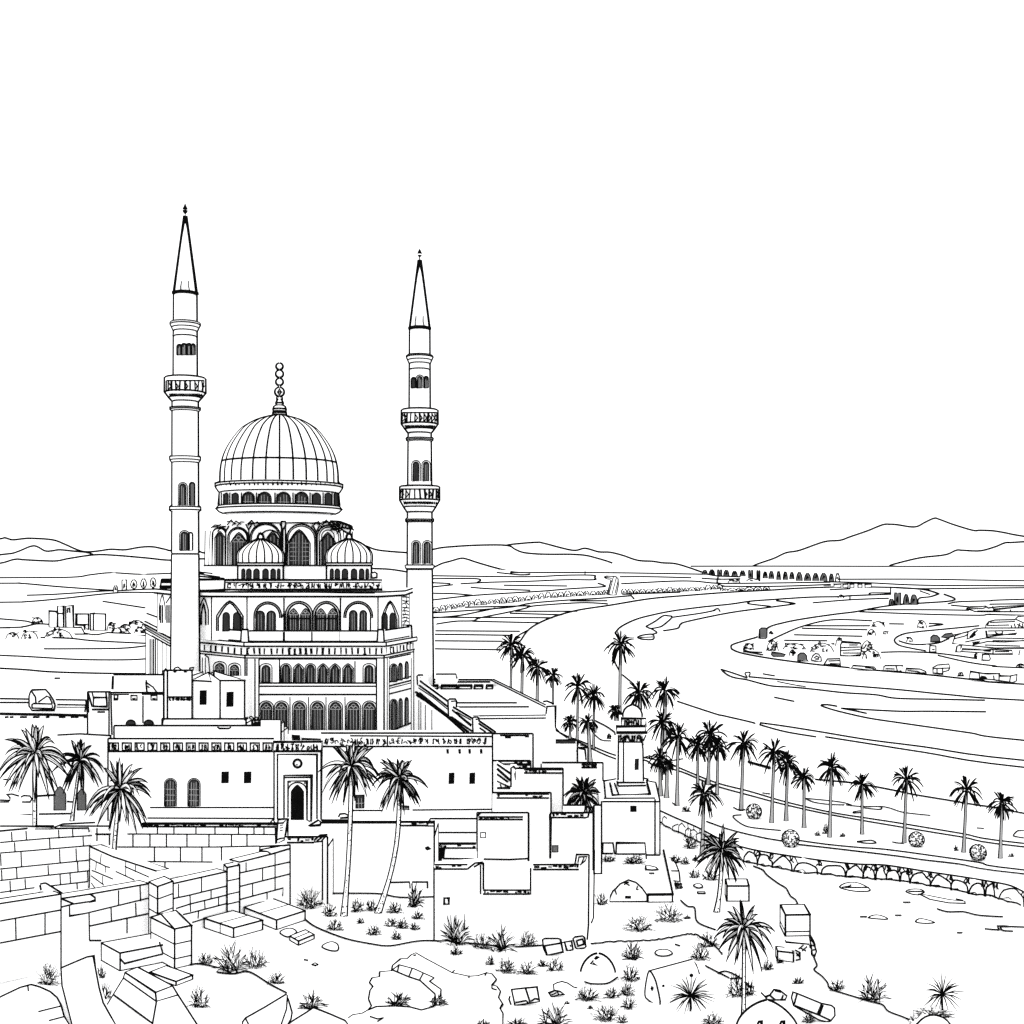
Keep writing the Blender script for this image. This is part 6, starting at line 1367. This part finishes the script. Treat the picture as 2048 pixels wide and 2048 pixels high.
for a in (('shrub','twiggy clump left of the far fort','shrub',63,86,1234,1248,12,1),('shrub','round scribbled shrub right beside the end block of the fort','shrub',214,230,1243,1262,8,2),('rubble','upper heap of stones between the far fort and the mosque','rubble',240,262,1248,1256,7,3),
          ('rubble','long upper heap of stones nearest the mosque, beyond the fort','rubble',257,290,1240,1252,12,4),('rubble','lower strip of stones at the foot of the fort shrubs','rubble',222,260,1254,1267,12,5),('rubble','lower heap of stones against the mosque corner','rubble',268,291,1254,1268,9,6),
          ('rubble','short scribbled heap at the far left before the fort','rubble',11,38,1264,1278,7,7),('rubble','middle scribbled heap before the far fort','rubble',42,76,1261,1278,9,8),('rubble','wide scribbled heap right under the largest fort block','rubble',88,146,1257,1277,14,9)):
    mess(*a)
# town on the river island
TG = 'buildings and clutter of the island town'
def hut(label, o, by, ln=(), th=3, name='house', cat='house', fills=(), w=2.3):
    cut(name, label, cat, o, by, th, ln, w=w, fills=fills, shrink=1, lw=2)
hut('small pointed roof tent at the water edge, sunk below its front wall', [(1648,1329),(1655,1318),(1680,1317),(1681,1332),(1660,1329)], 1332, [[(1657,1322),(1680,1321)],[(1660,1327),(1680,1328)]])
hut('long low shed with a sloping end on the island shore', [(1702,1336),(1706,1331),(1749,1334),(1751,1337),(1750,1342)], 1342, [[(1730,1335),(1748,1337)]], w=2.2)
hut('two-part shed with a rounded corner on the island shore', [(1767,1341),(1768,1333),(1771,1331),(1806,1331),(1807,1344)], 1344, [[(1771,1337),(1789,1338)],[(1792,1332),(1795,1343)],[(1800,1341),(1803,1343)]])
hut('thin low shed beside the two-part one', [(1810,1347),(1813,1337),(1840,1338),(1852,1343),(1853,1346)], 1347, [[(1815,1341),(1835,1343)],[(1833,1342),(1840,1345)]])
hut('canopy-roofed kiosk on two posts at the island shore', [(1866,1346),(1866,1335),(1875,1330),(1898,1328),(1900,1336),(1897,1341),(1886,1344),(1886,1348)], 1350, [[(1866,1337),(1898,1336)],[(1874,1337),(1874,1346)],[(1885,1337),(1885,1348)]])
hut('tiny hatched hut between the kiosk and the long shed', [(1915,1352),(1918,1346),(1924,1345),(1927,1351)], 1353, [[(1918,1351),(1922,1347)]])
hut('long shed with a row of marks and a tall end piece', [(1938,1357),(1941,1343),(1975,1348),(2000,1347),(2000,1352),(2020,1352),(2034,1349),(2033,1362),(2025,1365),(2018,1364),(1985,1359)], 1365, [[(1941,1343),(1958,1346),(2000,1347)],[(1958,1346),(1959,1355),(1974,1356)],[(1998,1348),(1998,1360)],[(1987,1351),(1988,1358)],[(2021,1352),(2019,1364)],[(1962,1352),(1972,1354)]])
hut('small square shed at the tip of the inner islet', [(1859,1304),(1860,1291),(1872,1292),(1872,1304)], 1305, [[(1864,1299),(1869,1299)]])
hut('little tilted shed beside the inner channel', [(1912,1304),(1914,1292),(1923,1290),(1921,1304)], 1305)
hut('square shed with a curved front below the inner channel', [(1964,1320),(1965,1309),(1978,1309),(1981,1318),(1978,1321)], 1322)
hut('long barred shed on the lower inner shore', [(1922,1303),(1925,1298),(1965,1300),(1985,1299),(2024,1301),(2025,1308),(1990,1308),(1967,1306)], 1310, [[(1986,1300),(1986,1307)],[(1967,1301),(1980,1303)],[(1990,1303),(2018,1303)],[(2028,1312),(2040,1310)],[(2040,1300),(2036,1315)]], fills=[([(1968,1300),(1982,1299),(1982,1303),(1968,1303)],INK)])
hut('sheet-roofed pavilion of stacked floors in the middle of the town', [(1681,1311),(1681,1290),(1684,1284),(1722,1287),(1722,1309),(1700,1312)], 1313, [[(1682,1295),(1720,1294)],[(1682,1301),(1720,1299)],[(1698,1290),(1715,1290)],[(1686,1306),(1722,1306)]])
hut('large roofed building under the upper rim of the inner islet', [(1905,1287),(1910,1272),(1925,1266),(1940,1262),(1948,1258),(1965,1256),(2048,1256),(2070,1256),(2070,1296),(1990,1296),(1925,1290)], 1298,
    [[(1905,1270),(1935,1264)],[(1907,1278),(1930,1272),(1936,1268)],[(1936,1264),(1934,1278),(1945,1274),(1950,1262)],[(1940,1276),(1955,1260)],[(1976,1262),(2030,1261)],[(1972,1270),(2032,1269)],[(1975,1274),(2034,1266)],[(1930,1284),(1960,1278),(1972,1276),(2060,1277)],[(1945,1290),(1975,1283),(2010,1284),(2060,1280)],[(1970,1290),(2040,1292)],[(1978,1245),(1975,1250)],[(1990,1264),(1996,1268)],[(2005,1263),(2003,1270)]],
    fills=[([(1938,1274),(1948,1262),(1952,1270),(1944,1276)],INK),([(1984,1268),(2006,1266),(2006,1269),(1986,1272)],INK),([(1985,1280),(2070,1281),(2070,1283),(1985,1282)],INK),([(1970,1261),(1974,1261),(1976,1277),(1972,1277)],INK),([(1944,1284),(1960,1282),(1958,1287),(1946,1289)],INK)], name='hall', cat='hall')
hut('upper long roof behind the large roofed building', [(1972,1250),(1978,1243),(1990,1240),(2030,1239),(2036,1233),(2070,1230),(2070,1257),(1970,1257)], 1258, [[(1980,1245),(2030,1243)],[(1974,1251),(2018,1250)],[(2022,1250),(2024,1257)],[(2028,1247),(2032,1258)],[(2034,1248),(2044,1254)],[(2040,1246),(2036,1256)],[(2045,1247),(2046,1256)],[(2030,1238),(2048,1246)]])
hut('low pale roofs along the far bank of the town', [(1932,1217),(1937,1215),(1972,1212),(1976,1216),(2000,1213),(2070,1210),(2070,1224),(1950,1223)], 1225, [[(1934,1218),(1966,1217),(1975,1213)],[(1985,1212),(1987,1219),(2048,1213)],[(1955,1222),(2000,1222)],[(2020,1219),(2022,1223)]])
hut('upturned dark barrel on the spit before the town', [(1519,1276),(1519,1259),(1523,1256),(1531,1256),(1534,1259),(1534,1275),(1531,1277),(1522,1277)], 1278, name='barrel', cat='barrel', fills=[([(1520,1275),(1520,1260),(1523,1257),(1531,1257),(1533,1260),(1533,1275)],GREY)])
hut('leaning dark barrel at the tip of the inner islet', [(1861,1284),(1862,1274),(1867,1270),(1874,1271),(1879,1276),(1880,1283)], 1285, name='barrel', cat='barrel', fills=[([(1862,1283),(1863,1275),(1867,1271),(1874,1272),(1878,1277),(1879,1283)],GREY)])
hut('dark sloping roof next to the leaning barrel', [(1882,1274),(1890,1268),(1904,1266),(1907,1272),(1895,1276)], 1279, name='shelter', cat='shelter', fills=[([(1883,1274),(1890,1269),(1903,1267),(1905,1272),(1895,1275)],GREY)])
hut('first of two dark rounded shelters on the island shore', [(1595,1321),(1596,1310),(1601,1306),(1608,1306),(1613,1311),(1614,1320),(1618,1323)], 1323, name='shelter', cat='shelter', fills=[([(1596,1320),(1597,1311),(1601,1307),(1608,1307),(1612,1312),(1613,1320)],GREY)])
hut('second of two dark rounded shelters, with a ring on its front', [(1622,1320),(1626,1311),(1631,1307),(1637,1308),(1642,1315),(1643,1322),(1638,1324)], 1324, [[(1628,1316),(1633,1312),(1638,1315),(1636,1319)]], name='shelter', cat='shelter', fills=[([(1630,1320),(1631,1316),(1637,1316),(1638,1320)],GREY)])
hut('dark open boat drawn up on the spit', [(1543,1309),(1544,1305),(1560,1306),(1571,1309),(1567,1314),(1547,1313)], 1314, name='boat', cat='boat', fills=[([(1545,1311),(1545,1306),(1560,1307),(1570,1310),(1566,1313),(1548,1312)],GREY)])
for a in (('bush','round scribbled bush at the very tip of the spit','bush',1486,1508,1286,1300,9,21),('rubble','dark heap on the shore of the spit, below the field corner','rubble',1533,1557,1280,1302,16,22),('shrub','long strip of low growth along the lower field edge','shrub',1565,1612,1286,1299,13,23),
          ('cart','ring-shaped cart wheel clump in the middle of the spit','cart',1620,1668,1285,1304,15,24),('shrub','tuft beside the stacked pavilion top','shrub',1671,1686,1274,1292,7,25),('rubble','heap of jars in front of the stacked pavilion','rubble',1722,1746,1280,1304,12,26),
          ('rubble','lower heap of jars beside the stacked pavilion','rubble',1724,1762,1297,1318,15,27),('hut','small net-like hut at the end of the upper field lines','hut',1743,1770,1242,1254,8,28),('bush','round bush with a vein on the upper island','bush',1734,1752,1258,1272,5,29),
          ('bush','ringed bush alone on the upper island plain','bush',1834,1854,1240,1257,8,30),('shrub','tiny flat shrub below the net-like hut','shrub',1766,1776,1262,1269,3,31),('shrub','small flame-like shrub on the inner islet','shrub',1813,1826,1274,1284,5,32),
          ('shrub','star-like tuft on the shore before the shelters','shrub',1578,1592,1299,1312,6,33),('rubble','little scribble of stones right of the barrel','rubble',1538,1546,1262,1269,4,34),('shrub','sprig beside the curved front shed','shrub',1948,1957,1306,1318,4,35),('rubble','last scribbled stones at the edge of the lower shore','rubble',2032,2050,1327,1334,5,36),
          ('bush','small scribbled bush on the sandbar shore','bush',1676,1688,1189,1197,4,37),('shrub','curl of growth by the river behind the square tower','shrub',1214,1222,1467,1478,4,38),
          ('rubble','scribbled stones under the first trees of the far row','rubble',1456,1480,1157,1165,5,39),('rubble','scribbled stones beneath the middle of the far row','rubble',1492,1520,1157,1163,4,40)):
    mess(*a)
for k, (x0, x1) in enumerate(((1668,1682),(1686,1696),(1700,1708),(1716,1724),(1730,1743))):
    hut(('first','second','third','fourth','last')[k] + ' tiny box in the row on the far canal bank', rect(x0, x1, 1168.5, 1175.5), 1176, th=12, name='shed', cat='shed', w=2)
for o in list(bpy.data.objects):
    if '_o' in o: del o['_o']
